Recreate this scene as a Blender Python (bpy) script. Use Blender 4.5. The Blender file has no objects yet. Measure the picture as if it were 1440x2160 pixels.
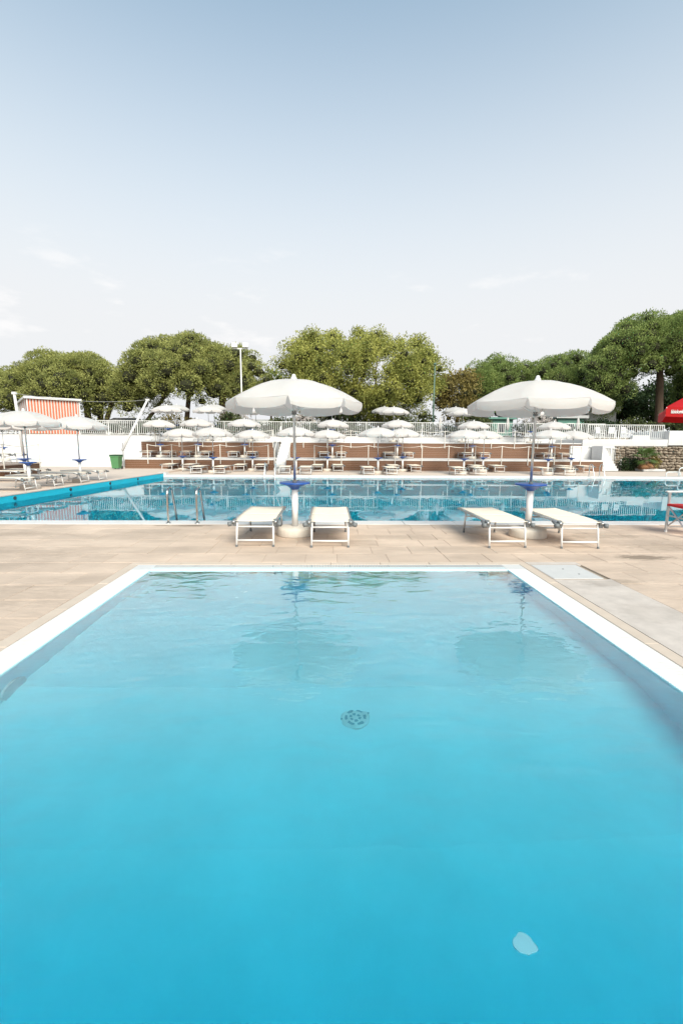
import bpy, math, random
import numpy as np
from mathutils import Matrix, Vector
random.seed(7); RNG = np.random.default_rng(11)
PI = math.pi
sc = bpy.context.scene
COL = sc.collection

# ------------------------------------------------------------------ camera
PITCH, YAW, ROLL = math.atan(141/960), math.radians(1.5), math.radians(0.33)
_f = Vector((math.sin(YAW)*math.cos(PITCH), math.cos(YAW)*math.cos(PITCH), -math.sin(PITCH)))
_r0 = Vector((math.cos(YAW), -math.sin(YAW), 0)); _u0 = _r0.cross(_f)
_r = _r0*math.cos(ROLL) + _u0*math.sin(ROLL); _u = _u0*math.cos(ROLL) - _r0*math.sin(ROLL)
cd = bpy.data.cameras.new('camera'); cd.sensor_fit = 'HORIZONTAL'; cd.sensor_width = 24; cd.lens = 16
cd.clip_start = 0.05; cd.clip_end = 3000
cam = bpy.data.objects.new('camera', cd); COL.objects.link(cam); sc.camera = cam
M = Matrix((_r, _u, -_f)).transposed().to_4x4(); M.translation = (0, 0, 1.5); cam.matrix_world = M

# ------------------------------------------------------------------ sky and sun
SUN_EL, SUN_AZ = math.radians(40), math.radians(160)      # azimuth clockwise from +Y: behind the camera, to the right
w = bpy.data.worlds.new('World'); sc.world = w; w.use_nodes = True
nt = w.node_tree; nt.nodes.clear()
def N(tree, t, **kw):
    n = tree.nodes.new(t)
    for k, v in kw.items():
        if k[0] == 'i' and k[1:].isdigit(): n.inputs[int(k[1:])].default_value = v
        else: setattr(n, k, v)
    return n
sky = N(nt, 'ShaderNodeTexSky'); sky.sky_type = 'NISHITA'; sky.sun_disc = False
sky.sun_elevation = SUN_EL; sky.sun_rotation = SUN_AZ
sky.air_density = 1.0; sky.dust_density = 1.5; sky.ozone_density = 1.6; sky.altitude = 30
tc = N(nt, 'ShaderNodeTexCoord'); sep = N(nt, 'ShaderNodeSeparateXYZ'); nt.links.new(tc.outputs['Generated'], sep.inputs[0])
# thin summer haze: the whole sky pales towards the horizon all the way round
hz = N(nt, 'ShaderNodeMapRange', i1=0.20, i2=0.90, i3=1.0, i4=0.0); hz.interpolation_type = 'SMOOTHSTEP'; nt.links.new(sep.outputs[2], hz.inputs[0])
tint = N(nt, 'ShaderNodeMix', data_type='RGBA', blend_type='MULTIPLY'); tint.inputs[0].default_value = 1; tint.inputs[7].default_value = (.92, 1.28, 1.13, 1)
nt.links.new(sky.outputs[0], tint.inputs[6])
mixh = N(nt, 'ShaderNodeMix', data_type='RGBA'); mixh.inputs[7].default_value = (4.26, 4.33, 4.43, 1)
nt.links.new(hz.outputs[0], mixh.inputs[0]); nt.links.new(tint.outputs[2], mixh.inputs[6])
# a few small faint clouds low in the sky
mp = N(nt, 'ShaderNodeMapping'); mp.inputs['Scale'].default_value = (1, 1, 3.2); mp.inputs['Location'].default_value = (2.3, 1.1, .4); nt.links.new(tc.outputs['Generated'], mp.inputs[0])
cn = N(nt, 'ShaderNodeTexNoise'); cn.inputs['Scale'].default_value = 7.0; cn.inputs['Detail'].default_value = 7; cn.inputs['Roughness'].default_value = .58
nt.links.new(mp.outputs[0], cn.inputs[0])
cr = N(nt, 'ShaderNodeMapRange', i1=0.56, i2=0.74, i3=0.0, i4=1.0); cr.interpolation_type = 'SMOOTHSTEP'; nt.links.new(cn.outputs[0], cr.inputs[0])
cb = N(nt, 'ShaderNodeMapRange', i1=0.26, i2=0.42, i3=1.0, i4=0.0); nt.links.new(sep.outputs[2], cb.inputs[0])
cm = N(nt, 'ShaderNodeMath', operation='MULTIPLY'); nt.links.new(cr.outputs[0], cm.inputs[0]); nt.links.new(cb.outputs[0], cm.inputs[1])
cm2 = N(nt, 'ShaderNodeMath', operation='MULTIPLY', i1=0.55); nt.links.new(cm.outputs[0], cm2.inputs[0])
mixc = N(nt, 'ShaderNodeMix', data_type='RGBA'); mixc.inputs[7].default_value = (5.2, 5.1, 5.05, 1)
nt.links.new(cm2.outputs[0], mixc.inputs[0]); nt.links.new(mixh.outputs[2], mixc.inputs[6])
bg = N(nt, 'ShaderNodeBackground'); bg.inputs[1].default_value = 0.06
nt.links.new(mixc.outputs[2], bg.inputs[0])
wo = N(nt, 'ShaderNodeOutputWorld'); nt.links.new(bg.outputs[0], wo.inputs[0])

sd = bpy.data.lights.new('sun', 'SUN'); sd.energy = 1.5; sd.angle = math.radians(32); sd.color = (1, .93, .82)
so = bpy.data.objects.new('sun', sd); COL.objects.link(so)
sdir = Vector((math.sin(SUN_AZ)*math.cos(SUN_EL), math.cos(SUN_AZ)*math.cos(SUN_EL), math.sin(SUN_EL)))
so.rotation_euler = sdir.to_track_quat('Z', 'Y').to_euler(); so.location = sdir*60
sc.view_settings.view_transform = 'Standard'; sc.view_settings.look = 'None'
sc.view_settings.exposure = 1.78; sc.view_settings.gamma = 1
sc.render.engine = 'CYCLES'
sc.cycles.use_denoising = True
sc.cycles.max_bounces = 10; sc.cycles.transmission_bounces = 8; sc.cycles.transparent_max_bounces = 12
sc.cycles.caustics_refractive = True; sc.cycles.caustics_reflective = True; sc.cycles.blur_glossy = 0.5

# ------------------------------------------------------------------ helpers
def world_at(px, py, Y):                  # a point of the place at depth Y, from where it shows in the photograph
    d = _f + _r*((px-720)/960) - _u*((py-1080)/960)
    return Vector((0, 0, 1.5)) + d*(Y/d.y)
def wx(px, Y, py=950): return world_at(px, py, Y).x
def wz(py, Y, px=720): return world_at(px, py, Y).z

class MB:
    def __init__(s): s.v = []; s.f = []
    def add(s, vs, fs):
        o = len(s.v); s.v += [tuple(p) for p in vs]; s.f += [tuple(i+o for i in q) for q in fs]; return s
    def box(s, c, d, rot=None):
        h = [k/2 for k in d]
        vs = [Vector((x*h[0], y*h[1], z*h[2])) for x in (-1, 1) for y in (-1, 1) for z in (-1, 1)]
        if rot is not None: vs = [rot @ p for p in vs]
        vs = [p + Vector(c) for p in vs]
        return s.add(vs, [(0,1,3,2), (4,6,7,5), (0,4,5,1), (2,3,7,6), (0,2,6,4), (1,5,7,3)])
    def bbox(s, a, b): return s.box([(a[i]+b[i])/2 for i in range(3)], [abs(b[i]-a[i]) for i in range(3)])
    def bev(s, a, b, e):                   # box with chamfered upper edges
        x0, y0, z0 = a; x1, y1, z1 = b
        r = lambda x0, y0, x1, y1, z: [(x0,y0,z), (x1,y0,z), (x1,y1,z), (x0,y1,z)]
        vs = r(x0,y0,x1,y1,z0) + r(x0,y0,x1,y1,z1-e) + r(x0+e,y0+e,x1-e,y1-e,z1)
        fs = [(3,2,1,0), (8,9,10,11)]
        for k in (0, 4):
            for i in range(4): fs.append((k+i, k+(i+1) % 4, k+4+(i+1) % 4, k+4+i))
        return s.add(vs, fs)
    def tube(s, path, r, n=8, cap=True):
        path = [Vector(p) for p in path]; rs = r if isinstance(r, (list, tuple)) else [r]*len(path)
        vs = []; fs = []; up = None
        for i, p in enumerate(path):
            t = (path[min(i+1, len(path)-1)] - path[max(i-1, 0)]).normalized()
            if up is None: up = Vector((0,0,1)) if abs(t.z) < .9 else Vector((0,1,0))
            a = t.cross(up).normalized(); b = a.cross(t).normalized(); up = b
            for k in range(n):
                q = 2*PI*k/n; vs.append(p + a*(math.cos(q)*rs[i]) + b*(math.sin(q)*rs[i]))
        for i in range(len(path)-1):
            for k in range(n): fs.append((i*n+k, i*n+(k+1) % n, (i+1)*n+(k+1) % n, (i+1)*n+k))
        if cap: fs.append(tuple(range(n-1, -1, -1))); fs.append(tuple((len(path)-1)*n+k for k in range(n)))
        return s.add(vs, fs)
    def lathe(s, prof, n=24, c=(0,0,0), cap=True):
        vs = []; fs = []
        for (r, z) in prof:
            for k in range(n): q = 2*PI*k/n; vs.append((c[0]+r*math.cos(q), c[1]+r*math.sin(q), c[2]+z))
        for i in range(len(prof)-1):
            for k in range(n): fs.append((i*n+k, i*n+(k+1) % n, (i+1)*n+(k+1) % n, (i+1)*n+k))
        if cap: fs.append(tuple(range(n-1, -1, -1))); fs.append(tuple((len(prof)-1)*n+k for k in range(n)))
        return s.add(vs, fs)
    def mesh(s, name, mat, smooth=False):
        m = bpy.data.meshes.new(name); m.from_pydata(s.v, [], s.f); m.materials.append(mat)
        if smooth: m.polygons.foreach_set('use_smooth', [True]*len(m.polygons)); m.update()
        return m
    def build(s, name, mat, parent=None, smooth=False, loc=None):
        return link(name, s.mesh(name, mat, smooth), parent, loc)
def link(name, me, parent=None, loc=None, rz=0):
    o = bpy.data.objects.new(name, me); COL.objects.link(o)
    if parent is not None: o.parent = parent
    if loc is not None: o.location = loc
    if rz: o.rotation_euler.z = rz
    return o
def tag(o, label, cat, group=None):
    o['label'] = label; o['category'] = cat
    if group: o['group'] = group
    return o
def thing(name, label, cat, loc=(0,0,0), rz=0, group=None):
    return tag(link(name, None, None, loc, rz), label, cat, group)
def struct(o): o['kind'] = 'structure'; return o
def stuff(o): o['kind'] = 'stuff'; return o
_tree_cache = {}
def dup(proto, loc, rz=0, label=None, group=None, scale=1.0):
    if proto.name not in _tree_cache:
        def walk(o): return [(x, walk(x)) for x in o.children]
        _tree_cache[proto.name] = walk(proto)
    def rec(o, sub, parent):
        c = o.copy(); COL.objects.link(c); c.parent = parent
        for ch, s2 in sub: rec(ch, s2, c)
        return c
    c = rec(proto, _tree_cache[proto.name], None)
    c.location = loc; c.rotation_euler.z = rz; c.scale = (scale,)*3
    if label: c['label'] = label
    if group: c['group'] = group
    return c

# ------------------------------------------------------------------ materials
def mat(name, col, rough=.6, metal=0., var=.12, scale=6., bump=0., bscale=40., coord='Object', rnd=0., spec=.4, col2=None, stretch=None, transl=0., dirt=None):
    m = bpy.data.materials.new(name); m.use_nodes = True; t = m.node_tree; L = t.links.new
    b = t.nodes['Principled BSDF']; b.inputs['Roughness'].default_value = rough; b.inputs['Metallic'].default_value = metal
    b.inputs['Specular IOR Level'].default_value = spec
    if coord == 'World': src = N(t, 'ShaderNodeNewGeometry').outputs['Position']
    else: src = N(t, 'ShaderNodeTexCoord').outputs['Object']
    if stretch:
        mp = N(t, 'ShaderNodeMapping'); mp.inputs['Scale'].default_value = stretch; L(src, mp.inputs[0]); vec = mp.outputs[0]
    else: vec = src
    n1 = N(t, 'ShaderNodeTexNoise'); n1.inputs['Scale'].default_value = scale; n1.inputs['Detail'].default_value = 6; n1.inputs['Roughness'].default_value = .6
    L(vec, n1.inputs[0])
    c2 = col2 or tuple(c*(1-2.2*var) for c in col)
    rp = N(t, 'ShaderNodeMapRange', i1=.3, i2=.7); L(n1.outputs[0], rp.inputs[0])
    mx = N(t, 'ShaderNodeMix', data_type='RGBA'); mx.inputs[6].default_value = (*c2, 1); mx.inputs[7].default_value = (*col, 1); L(rp.outputs[0], mx.inputs[0])
    out = mx.outputs[2]
    if rnd:
        oi = N(t, 'ShaderNodeObjectInfo'); rr = N(t, 'ShaderNodeMapRange', i3=1-rnd, i4=1+rnd); L(oi.outputs['Random'], rr.inputs[0])
        hv = N(t, 'ShaderNodeHueSaturation'); L(rr.outputs[0], hv.inputs['Value']); L(out, hv.inputs['Color']); out = hv.outputs[0]
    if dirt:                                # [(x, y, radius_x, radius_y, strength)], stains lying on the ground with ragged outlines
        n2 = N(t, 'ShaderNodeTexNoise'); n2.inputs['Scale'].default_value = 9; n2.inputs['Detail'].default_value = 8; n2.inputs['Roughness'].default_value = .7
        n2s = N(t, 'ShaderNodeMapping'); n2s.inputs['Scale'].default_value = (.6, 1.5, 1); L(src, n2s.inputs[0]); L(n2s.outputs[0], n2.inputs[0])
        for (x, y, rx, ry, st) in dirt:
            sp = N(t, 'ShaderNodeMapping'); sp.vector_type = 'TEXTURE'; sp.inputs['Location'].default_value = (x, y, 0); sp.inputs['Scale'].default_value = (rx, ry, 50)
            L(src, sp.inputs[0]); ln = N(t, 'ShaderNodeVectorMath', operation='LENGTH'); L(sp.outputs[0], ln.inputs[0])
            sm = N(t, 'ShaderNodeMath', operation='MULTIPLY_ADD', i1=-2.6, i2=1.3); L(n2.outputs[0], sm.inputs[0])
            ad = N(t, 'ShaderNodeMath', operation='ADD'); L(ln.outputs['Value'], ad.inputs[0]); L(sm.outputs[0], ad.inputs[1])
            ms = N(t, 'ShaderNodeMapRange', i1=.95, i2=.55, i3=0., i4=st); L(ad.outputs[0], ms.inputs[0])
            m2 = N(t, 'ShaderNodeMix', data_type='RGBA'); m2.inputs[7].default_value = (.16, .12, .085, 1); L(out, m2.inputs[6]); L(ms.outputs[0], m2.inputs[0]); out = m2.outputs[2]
    L(out, b.inputs['Base Color'])
    if bump:
        n3 = N(t, 'ShaderNodeTexNoise'); n3.inputs['Scale'].default_value = bscale; n3.inputs['Detail'].default_value = 5; L(vec, n3.inputs[0])
        bp = N(t, 'ShaderNodeBump'); bp.inputs['Strength'].default_value = 1; bp.inputs['Distance'].default_value = bump; L(n3.outputs[0], bp.inputs['Height']); L(bp.outputs[0], b.inputs['Normal'])
    if transl:
        tr = N(t, 'ShaderNodeBsdfTranslucent'); L(out, tr.inputs[0]); ms = N(t, 'ShaderNodeMixShader', i0=transl)
        L(b.outputs[0], ms.inputs[1]); L(tr.outputs[0], ms.inputs[2]); L(ms.outputs[0], t.nodes['Material Output'].inputs[0])
    return m

def water_mat(name, amp1, sc1, amp2, sc2, absorb, dens, stretch, gloss):
    m = bpy.data.materials.new(name); m.use_nodes = True; t = m.node_tree; L = t.links.new; t.nodes.clear()
    g = N(t, 'ShaderNodeBsdfRefraction'); g.inputs['IOR'].default_value = 1.333; g.inputs['Roughness'].default_value = 0
    gl = N(t, 'ShaderNodeBsdfGlossy'); gl.inputs['Roughness'].default_value = 0; fr = N(t, 'ShaderNodeFresnel'); bk = N(t, 'ShaderNodeNewGeometry'); io = N(t, 'ShaderNodeMapRange', i3=gloss, i4=1.0); L(bk.outputs['Backfacing'], io.inputs[0]); fr.inputs[0].default_value = 1.333; fm = N(t, 'ShaderNodeMath', operation='MULTIPLY', use_clamp=True); L(fr.outputs[0], fm.inputs[0]); L(io.outputs[0], fm.inputs[1]); mx = N(t, 'ShaderNodeMixShader')
    pos = N(t, 'ShaderNodeNewGeometry'); mp = N(t, 'ShaderNodeMapping'); mp.inputs['Scale'].default_value = stretch; mp.inputs['Rotation'].default_value = (0, 0, .22)
    L(pos.outputs['Position'], mp.inputs[0])
    n1 = N(t, 'ShaderNodeTexNoise'); n1.inputs['Scale'].default_value = sc1; n1.inputs['Detail'].default_value = 2; n1.inputs['Distortion'].default_value = .6; L(mp.outputs[0], n1.inputs[0])
    n2 = N(t, 'ShaderNodeTexNoise'); n2.inputs['Scale'].default_value = sc2; n2.inputs['Detail'].default_value = 2; L(mp.outputs[0], n2.inputs[0])
    n3 = N(t, 'ShaderNodeTexNoise'); n3.inputs['Scale'].default_value = .45; n3.inputs['Detail'].default_value = 1; L(pos.outputs['Position'], n3.inputs[0])
    pr = N(t, 'ShaderNodeMapRange', i1=.35, i2=.65, i3=.45, i4=1.); L(n3.outputs[0], pr.inputs[0])
    a = N(t, 'ShaderNodeMath', operation='MULTIPLY', i1=amp1); L(n1.outputs[0], a.inputs[0])
    b = N(t, 'ShaderNodeMath', operation='MULTIPLY_ADD', i1=amp2); L(n2.outputs[0], b.inputs[0]); L(a.outputs[0], b.inputs[2])
    c = N(t, 'ShaderNodeMath', operation='MULTIPLY'); L(b.outputs[0], c.inputs[0]); L(pr.outputs[0], c.inputs[1])
    bp = N(t, 'ShaderNodeBump'); bp.inputs['Strength'].default_value = 1; bp.inputs['Distance'].default_value = 1.; L(c.outputs[0], bp.inputs['Height'])
    for n_ in (g, gl, fr): L(bp.outputs[0], n_.inputs['Normal'])
    L(fm.outputs[0], mx.inputs[0]); L(g.outputs[0], mx.inputs[1]); L(gl.outputs[0], mx.inputs[2])
    va = N(t, 'ShaderNodeVolumeAbsorption'); va.inputs[0].default_value = (*absorb, 1); va.inputs[1].default_value = dens
    o = N(t, 'ShaderNodeOutputMaterial'); L(mx.outputs[0], o.inputs[0]); L(va.outputs[0], o.inputs[1])
    return m

def leaf_mat(name, c1, c2, c3):
    m = bpy.data.materials.new(name); m.use_nodes = True; t = m.node_tree; L = t.links.new
    b = t.nodes['Principled BSDF']; b.inputs['Roughness'].default_value = .6; b.inputs['Specular IOR Level'].default_value = .25
    tx = N(t, 'ShaderNodeTexCoord'); n1 = N(t, 'ShaderNodeTexNoise'); n1.inputs['Scale'].default_value = .8; n1.inputs['Detail'].default_value = 3; L(tx.outputs['Object'], n1.inputs[0])
    gi = N(t, 'ShaderNodeNewGeometry')
    ad = N(t, 'ShaderNodeMath', operation='MULTIPLY_ADD', i1=.20, i2=-.10); L(gi.outputs['Random Per Island'], ad.inputs[0])
    s2 = N(t, 'ShaderNodeMath', operation='ADD'); L(ad.outputs[0], s2.inputs[0]); L(n1.outputs[0], s2.inputs[1])
    cr = N(t, 'ShaderNodeValToRGB'); e = cr.color_ramp.elements; e[0].position = .3; e[0].color = (*c1, 1); e[1].position = .72; e[1].color = (*c3, 1)
    k = cr.color_ramp.elements.new(.5); k.color = (*c2, 1); L(s2.outputs[0], cr.inputs[0])
    L(cr.outputs[0], b.inputs['Base Color'])
    tr = N(t, 'ShaderNodeBsdfTranslucent'); L(cr.outputs[0], tr.inputs[0]); ms = N(t, 'ShaderNodeMixShader', i0=.3)
    L(b.outputs[0], ms.inputs[1]); L(tr.outputs[0], ms.inputs[2]); L(ms.outputs[0], t.nodes['Material Output'].inputs[0])
    return m

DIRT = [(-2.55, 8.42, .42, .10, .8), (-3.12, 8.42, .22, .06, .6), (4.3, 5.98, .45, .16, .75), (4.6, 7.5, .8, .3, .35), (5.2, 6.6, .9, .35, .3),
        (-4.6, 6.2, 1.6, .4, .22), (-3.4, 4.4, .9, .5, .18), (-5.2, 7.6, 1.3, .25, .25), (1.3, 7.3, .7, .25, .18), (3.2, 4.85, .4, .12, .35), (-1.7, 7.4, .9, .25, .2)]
Mt = dict(
    tile=mat('deck_tile_stone', (.605, .468, .368), .75, var=.15, scale=1.1, bump=.010, bscale=11, coord='World', rnd=.06, stretch=(.8, 1.5, 1), dirt=DIRT),
    joint=mat('joint_sand', (.44, .35, .285), .9, scale=20, coord='World'),
    trim=mat('beige_trim', (.56, .46, .375), .7, var=.05, scale=4, bump=.001, coord='World'),
    screed=mat('pale_screed', (.56, .49, .44), .8, var=.10, scale=5, bump=.001, bscale=60, coord='World', dirt=[(3.05, 4.8, .35, .15, .25), (3.0, 3.9, .5, .3, .12)]),
    hatch=mat('grey_cover', (.53, .52, .51), .6, var=.04, scale=8),
    deck=mat('far_deck_concrete', (.60, .49, .41), .75, var=.05, scale=1.2, bump=.001, coord='World'),
    coping=mat('white_coping', (.64, .62, .605), .45, var=.04, scale=5, coord='World'),
    grate=mat('white_grating', (.60, .59, .58), .4, var=.03, scale=8),
    gutter=mat('gutter_grey', (.25, .26, .26), .6),
    basin=mat('pool_paint_pale_blue', (.71, .82, .865), .6, var=.06, scale=1.6, coord='World', bump=.002, bscale=3),
    basin2=mat('pool_paint_blue', (.012, .46, .60), .6, var=.05, scale=1.2, coord='World'),
    basinw=mat('pool_wall_turquoise', (.62, .86, .90), .6, var=.05, scale=1.6, coord='World'),
    basin3=mat('pool_floor_blue', (.03, .60, .73), .6, var=.06, scale=.8, coord='World'),
    patch=mat('muted_teal_blotch', (.13, .36, .44), .8, var=.05, scale=9),
    faint=mat('worn_paint', (.60, .76, .80), .7, var=.05, scale=9), slot=mat('drain_slot', (.24, .38, .43), .6),
    drainw=mat('drain_white', (.7, .74, .74), .5), dark=mat('dark_plastic', (.03, .035, .04), .5),
    canvas=mat('white_canvas', (.72, .68, .655), .75, var=.035, scale=3, bump=.0006, bscale=220, transl=.38, rnd=.02),
    colw=mat('white_painted_tube', (.70, .685, .67), .4, var=.04, scale=6), conc=mat('cast_concrete', (.62, .56, .49), .85, var=.08, scale=9, bump=.002, bscale=50),
    blue=mat('blue_plastic', (.012, .075, .32), .35, var=.05), alu=mat('aluminium', (.62, .62, .62), .34, .9, var=.08, scale=14),
    steel=mat('stainless_steel', (.60, .57, .53), .2, 1., var=.1, scale=10), grey=mat('grey_plastic', (.17, .18, .185), .5),
    mesh=mat('cream_mesh_fabric', (.76, .675, .555), .8, var=.03, scale=6, bump=.0008, bscale=260),
    wood=mat('brown_decking_board', (.195, .10, .058), .6, var=.14, scale=3, bump=.002, bscale=18, rnd=.08, stretch=(.07, 1, 4)),
    wall=mat('white_wall_paint', (.65, .635, .625), .8, var=.05, scale=.9, bump=.002, bscale=14, coord='World'),
    white=mat('white_gloss_paint', (.68, .67, .65), .4, var=.03), rope=mat('white_rope', (.74, .70, .64), .8, var=.06, scale=30),
    bin=mat('green_bin_plastic', (.085, .23, .095), .45, var=.05), bind=mat('dark_green_plastic', (.025, .07, .035), .5),
    stone=mat('rubble_stone', (.33, .265, .20), .85, var=.2, scale=5, bump=.012, bscale=14, rnd=.28), mortar=mat('dark_mortar', (.12, .10, .08), .95, scale=10, bump=.01),
    bark=mat('pine_bark', (.145, .095, .065), .9, var=.2, scale=5, bump=.03, bscale=9, stretch=(1, 1, .3)),
    red=mat('red_canvas', (.56, .008, .010), .7, var=.04, scale=4, transl=.18), redc=mat('red_cushion', (.5, .012, .015), .7), letter=mat('white_print', (.82, .82, .80), .6),
    orange=mat('orange_canvas', (.60, .155, .075), .8, var=.03), cream=mat('white_stripe_canvas', (.66, .61, .57), .8, var=.03),
    earth=mat('dry_earth', (.24, .195, .14), .95, var=.15, scale=1.5, coord='World', bump=.01, bscale=8),
    turf=mat('shaded_turf', (.085, .095, .045), .95, var=.2, scale=1.2, coord='World', bump=.02, bscale=9), core=mat('shaded_crown_core', (.030, .031, .012), .95, var=.2),  # core: dark filler colour with the shade inside the crowns painted in
    roof=mat('pale_grey_roof', (.46, .46, .46), .6, var=.06), teal=mat('green_painted_wall', (.12, .27, .22), .6), glass=mat('dark_window', (.03, .04, .05), .15),
    palmg=mat('palm_green', (.10, .17, .035), .55, var=.2, scale=3, rnd=.25, transl=.2), palmd=mat('dry_frond', (.33, .16, .07), .8, var=.2, rnd=.25),
    greenpole=mat('green_painted_steel', (.12, .20, .16), .5), cable=mat('cable', (.3, .3, .3), .6),
)
Mt['water'] = water_mat('shallow_pool_water', .0088, 3.2, .0030, 9.0, (.02, .85, .93), 1.6, (.75, 1.35, 1), 3.3)
Mt['water2'] = water_mat('main_pool_water', .0011, 1.1, .0002, 5.0, (.03, .86, .93), .30, (.8, 1.3, 1), 1.0)
Mt['pine'] = leaf_mat('umbrella_pine_needles', (.155, .175, .055), (.31, .325, .10), (.45, .45, .15))
Mt['pineg'] = leaf_mat('fresh_pine_needles', (.12, .165, .05), (.23, .30, .09), (.35, .41, .13))
Mt['leafy'] = leaf_mat('yellow_green_leaves', (.17, .19, .048), (.34, .35, .09), (.50, .48, .13))
Mt['darkleaf'] = leaf_mat('dark_evergreen_leaves', (.018, .034, .013), (.034, .060, .022), (.065, .10, .032))
Mt['shrub'] = leaf_mat('shrub_leaves', (.04, .055, .02), (.09, .11, .035), (.15, .17, .055))
Mt['flower'] = leaf_mat('pale_blossom', (.45, .40, .38), (.62, .56, .53), (.74, .70, .67))
Mt['twig'] = leaf_mat('ochre_pine_needles', (.11, .09, .03), (.24, .19, .06), (.35, .28, .09))

# ------------------------------------------------------------------ setting: ground and pools
NX0, NX1, NY0, NY1 = -2.16, 2.19, 0.12, 5.38          # shallow pool
PX0, PX1, PY0, PY1 = -8.42, 21.5, 8.99, 22.6          # main pool (left wall slants a little)
UPZ = 2.2
def wall_x(y): return -8.77 + (y-12.24)*0.0585         # left edge of the main pool
g = MB()
def sheet(x0, y0, x1, y1, z): g.add([(x0,y0,z), (x1,y0,z), (x1,y1,z), (x0,y1,z)], [(0,1,2,3)])
z0 = -.012
xs = [-900, -9.6, NX0-.24, NX1+.24, PX1+.4, 900]
sheet(-900, -600, 900, NY0-.24, z0); sheet(-900, NY0-.24, NX0-.24, NY1+.24, z0); sheet(NX1+.24, NY0-.24, 900, NY1+.24, z0)
sheet(-900, NY1+.24, 900, PY0-.42, z0); sheet(-900, PY0-.42, -9.6, PY1+.3, z0); sheet(PX1+.4, PY0-.42, 900, PY1+.3, z0); sheet(-900, PY1+.3, 900, 34.1, z0)
g.add([(-900,34.1,z0), (900,34.1,z0), (900,34.1,UPZ), (-900,34.1,UPZ)], [(0,1,2,3)])
struct(g.build('ground', Mt['earth']))
g = MB(); sheet(-900, 34.1, 900, 1400, UPZ); struct(g.build('high_ground', Mt['turf']))
# far and left decks of pale concrete
struct(MB().bbox((-9.6, PY1+.42, -.011), (60, 27.25, 0)).build('far_deck', Mt['deck']))
lz = .08
b = MB(); b.add([(-60, 9.4, lz), (wall_x(9.4)-.30, 9.4, lz), (wall_x(PY1)-.30, PY1+.0, lz), (wall_x(PY1)-.30, 29, lz), (-60, 29, lz),
                (-60, 9.4, -.011), (wall_x(9.4)-.30, 9.4, -.011), (wall_x(PY1)-.30, PY1, -.011), (wall_x(PY1)-.30, 29, -.011), (-60, 29, -.011)],
               [(0,1,2,3,4), (0,5,6,1), (1,6,7,2), (2,7,8,3), (3,8,9,4)])
struct(b.build('left_deck', Mt['deck']))
# near deck: paving slabs, each an object
deck = struct(link('near_deck', MB().bbox((-9.6, NY1+.35, -.0115), (16, PY0-.425, -.006)).mesh('near_deck', Mt['joint'])))
struct(deck)
tw = .485
tile_me = {}
def slab(x0, y0, x1, y1, par, m='tile', nm='paving_slab', top=0.):
    k = (round(x1-x0, 3), round(y1-y0, 3), m)
    if k not in tile_me:
        a, c = (x1-x0)/2, (y1-y0)/2
        tile_me[k] = MB().bev((-a+.002, -c+.002, -.0105), (a-.002, c-.002, 0), .004).mesh(nm, Mt[m])
    o = link(nm, tile_me[k], par, ((x0+x1)/2, (y0+y1)/2, top + random.uniform(-.0012, .0012))); o.rotation_euler = (random.uniform(-.004, .004), random.uniform(-.004, .004), 0)
    return o
yy = NY1+.35; rows = 6; th = (PY0-.425-yy)/rows
for r in range(rows):
    x = -8.6 - random.random()*.5
    while x < 9.0:
        wd = random.choice((.42, .55, .55, .68, .80)); slab(x, yy+r*th, x+wd, yy+(r+1)*th, deck); x += wd
lside = struct(link('side_paving', MB().bbox((-7.4, .6, -.0115), (NX0-.36, NY1+.348, -.006)).mesh('side_paving', Mt['joint'])))
for r in range(9):
    y = NY1+.348 - (r+1)*th
    x = NX0-.36
    first = True
    while x > -6.8:
        wd = tw*1.3*(.5 if (first and r % 2) else 1); first = False
        slab(x-wd, y, x, y+th, lside); x -= wd
rside = struct(link('side_paving', MB().bbox((3.22, .6, -.0115), (8.2, NY1+.348, -.006)).mesh('side_paving', Mt['joint'])))
for r in range(8):
    y = NY1+.348 - (r+1)*th
    x = 3.22; first = True
    while x < 7.6:
        wd = tw*1.3*(.5 if (first and r % 2) else 1); first = False
        slab(x, y, x+wd, y+th, rside); x += wd
struct(MB().bbox((NX1+.36, -.5, -.0115), (3.216, 4.955, .001)).build('screed_strip', Mt['screed']))
struct(MB().bbox((NX1+.36, 5.585, -.0115), (3.216, NY1+.348, .001)).build('screed_strip', Mt['screed']))
hc = thing('access_cover', 'square grey access cover set in the paving beside the pool corner', 'cover', (2.85, 5.27, 0))
MB().bev((-.29, -.305, -.010), (.29, .305, .006), .006).build('lid', Mt['hatch'], hc)
f = MB()
for a, c in (((-.31,-.325,-.011), (.31,-.308,.003)), ((-.31,.308,-.011), (.31,.325,.003)), ((-.31,-.308,-.011), (-.293,.308,.003)), ((.293,-.308,-.011), (.31,.308,.003))): f.bbox(a, c)
f.build('frame', Mt['joint'], hc)
for dx, dy in ((.02, .1), (.1, -.12)): MB().lathe([(.012, .0055), (.012, .008)], 8, (dx, dy, 0)).build('lifting_hole', Mt['dark'], hc)

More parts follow.
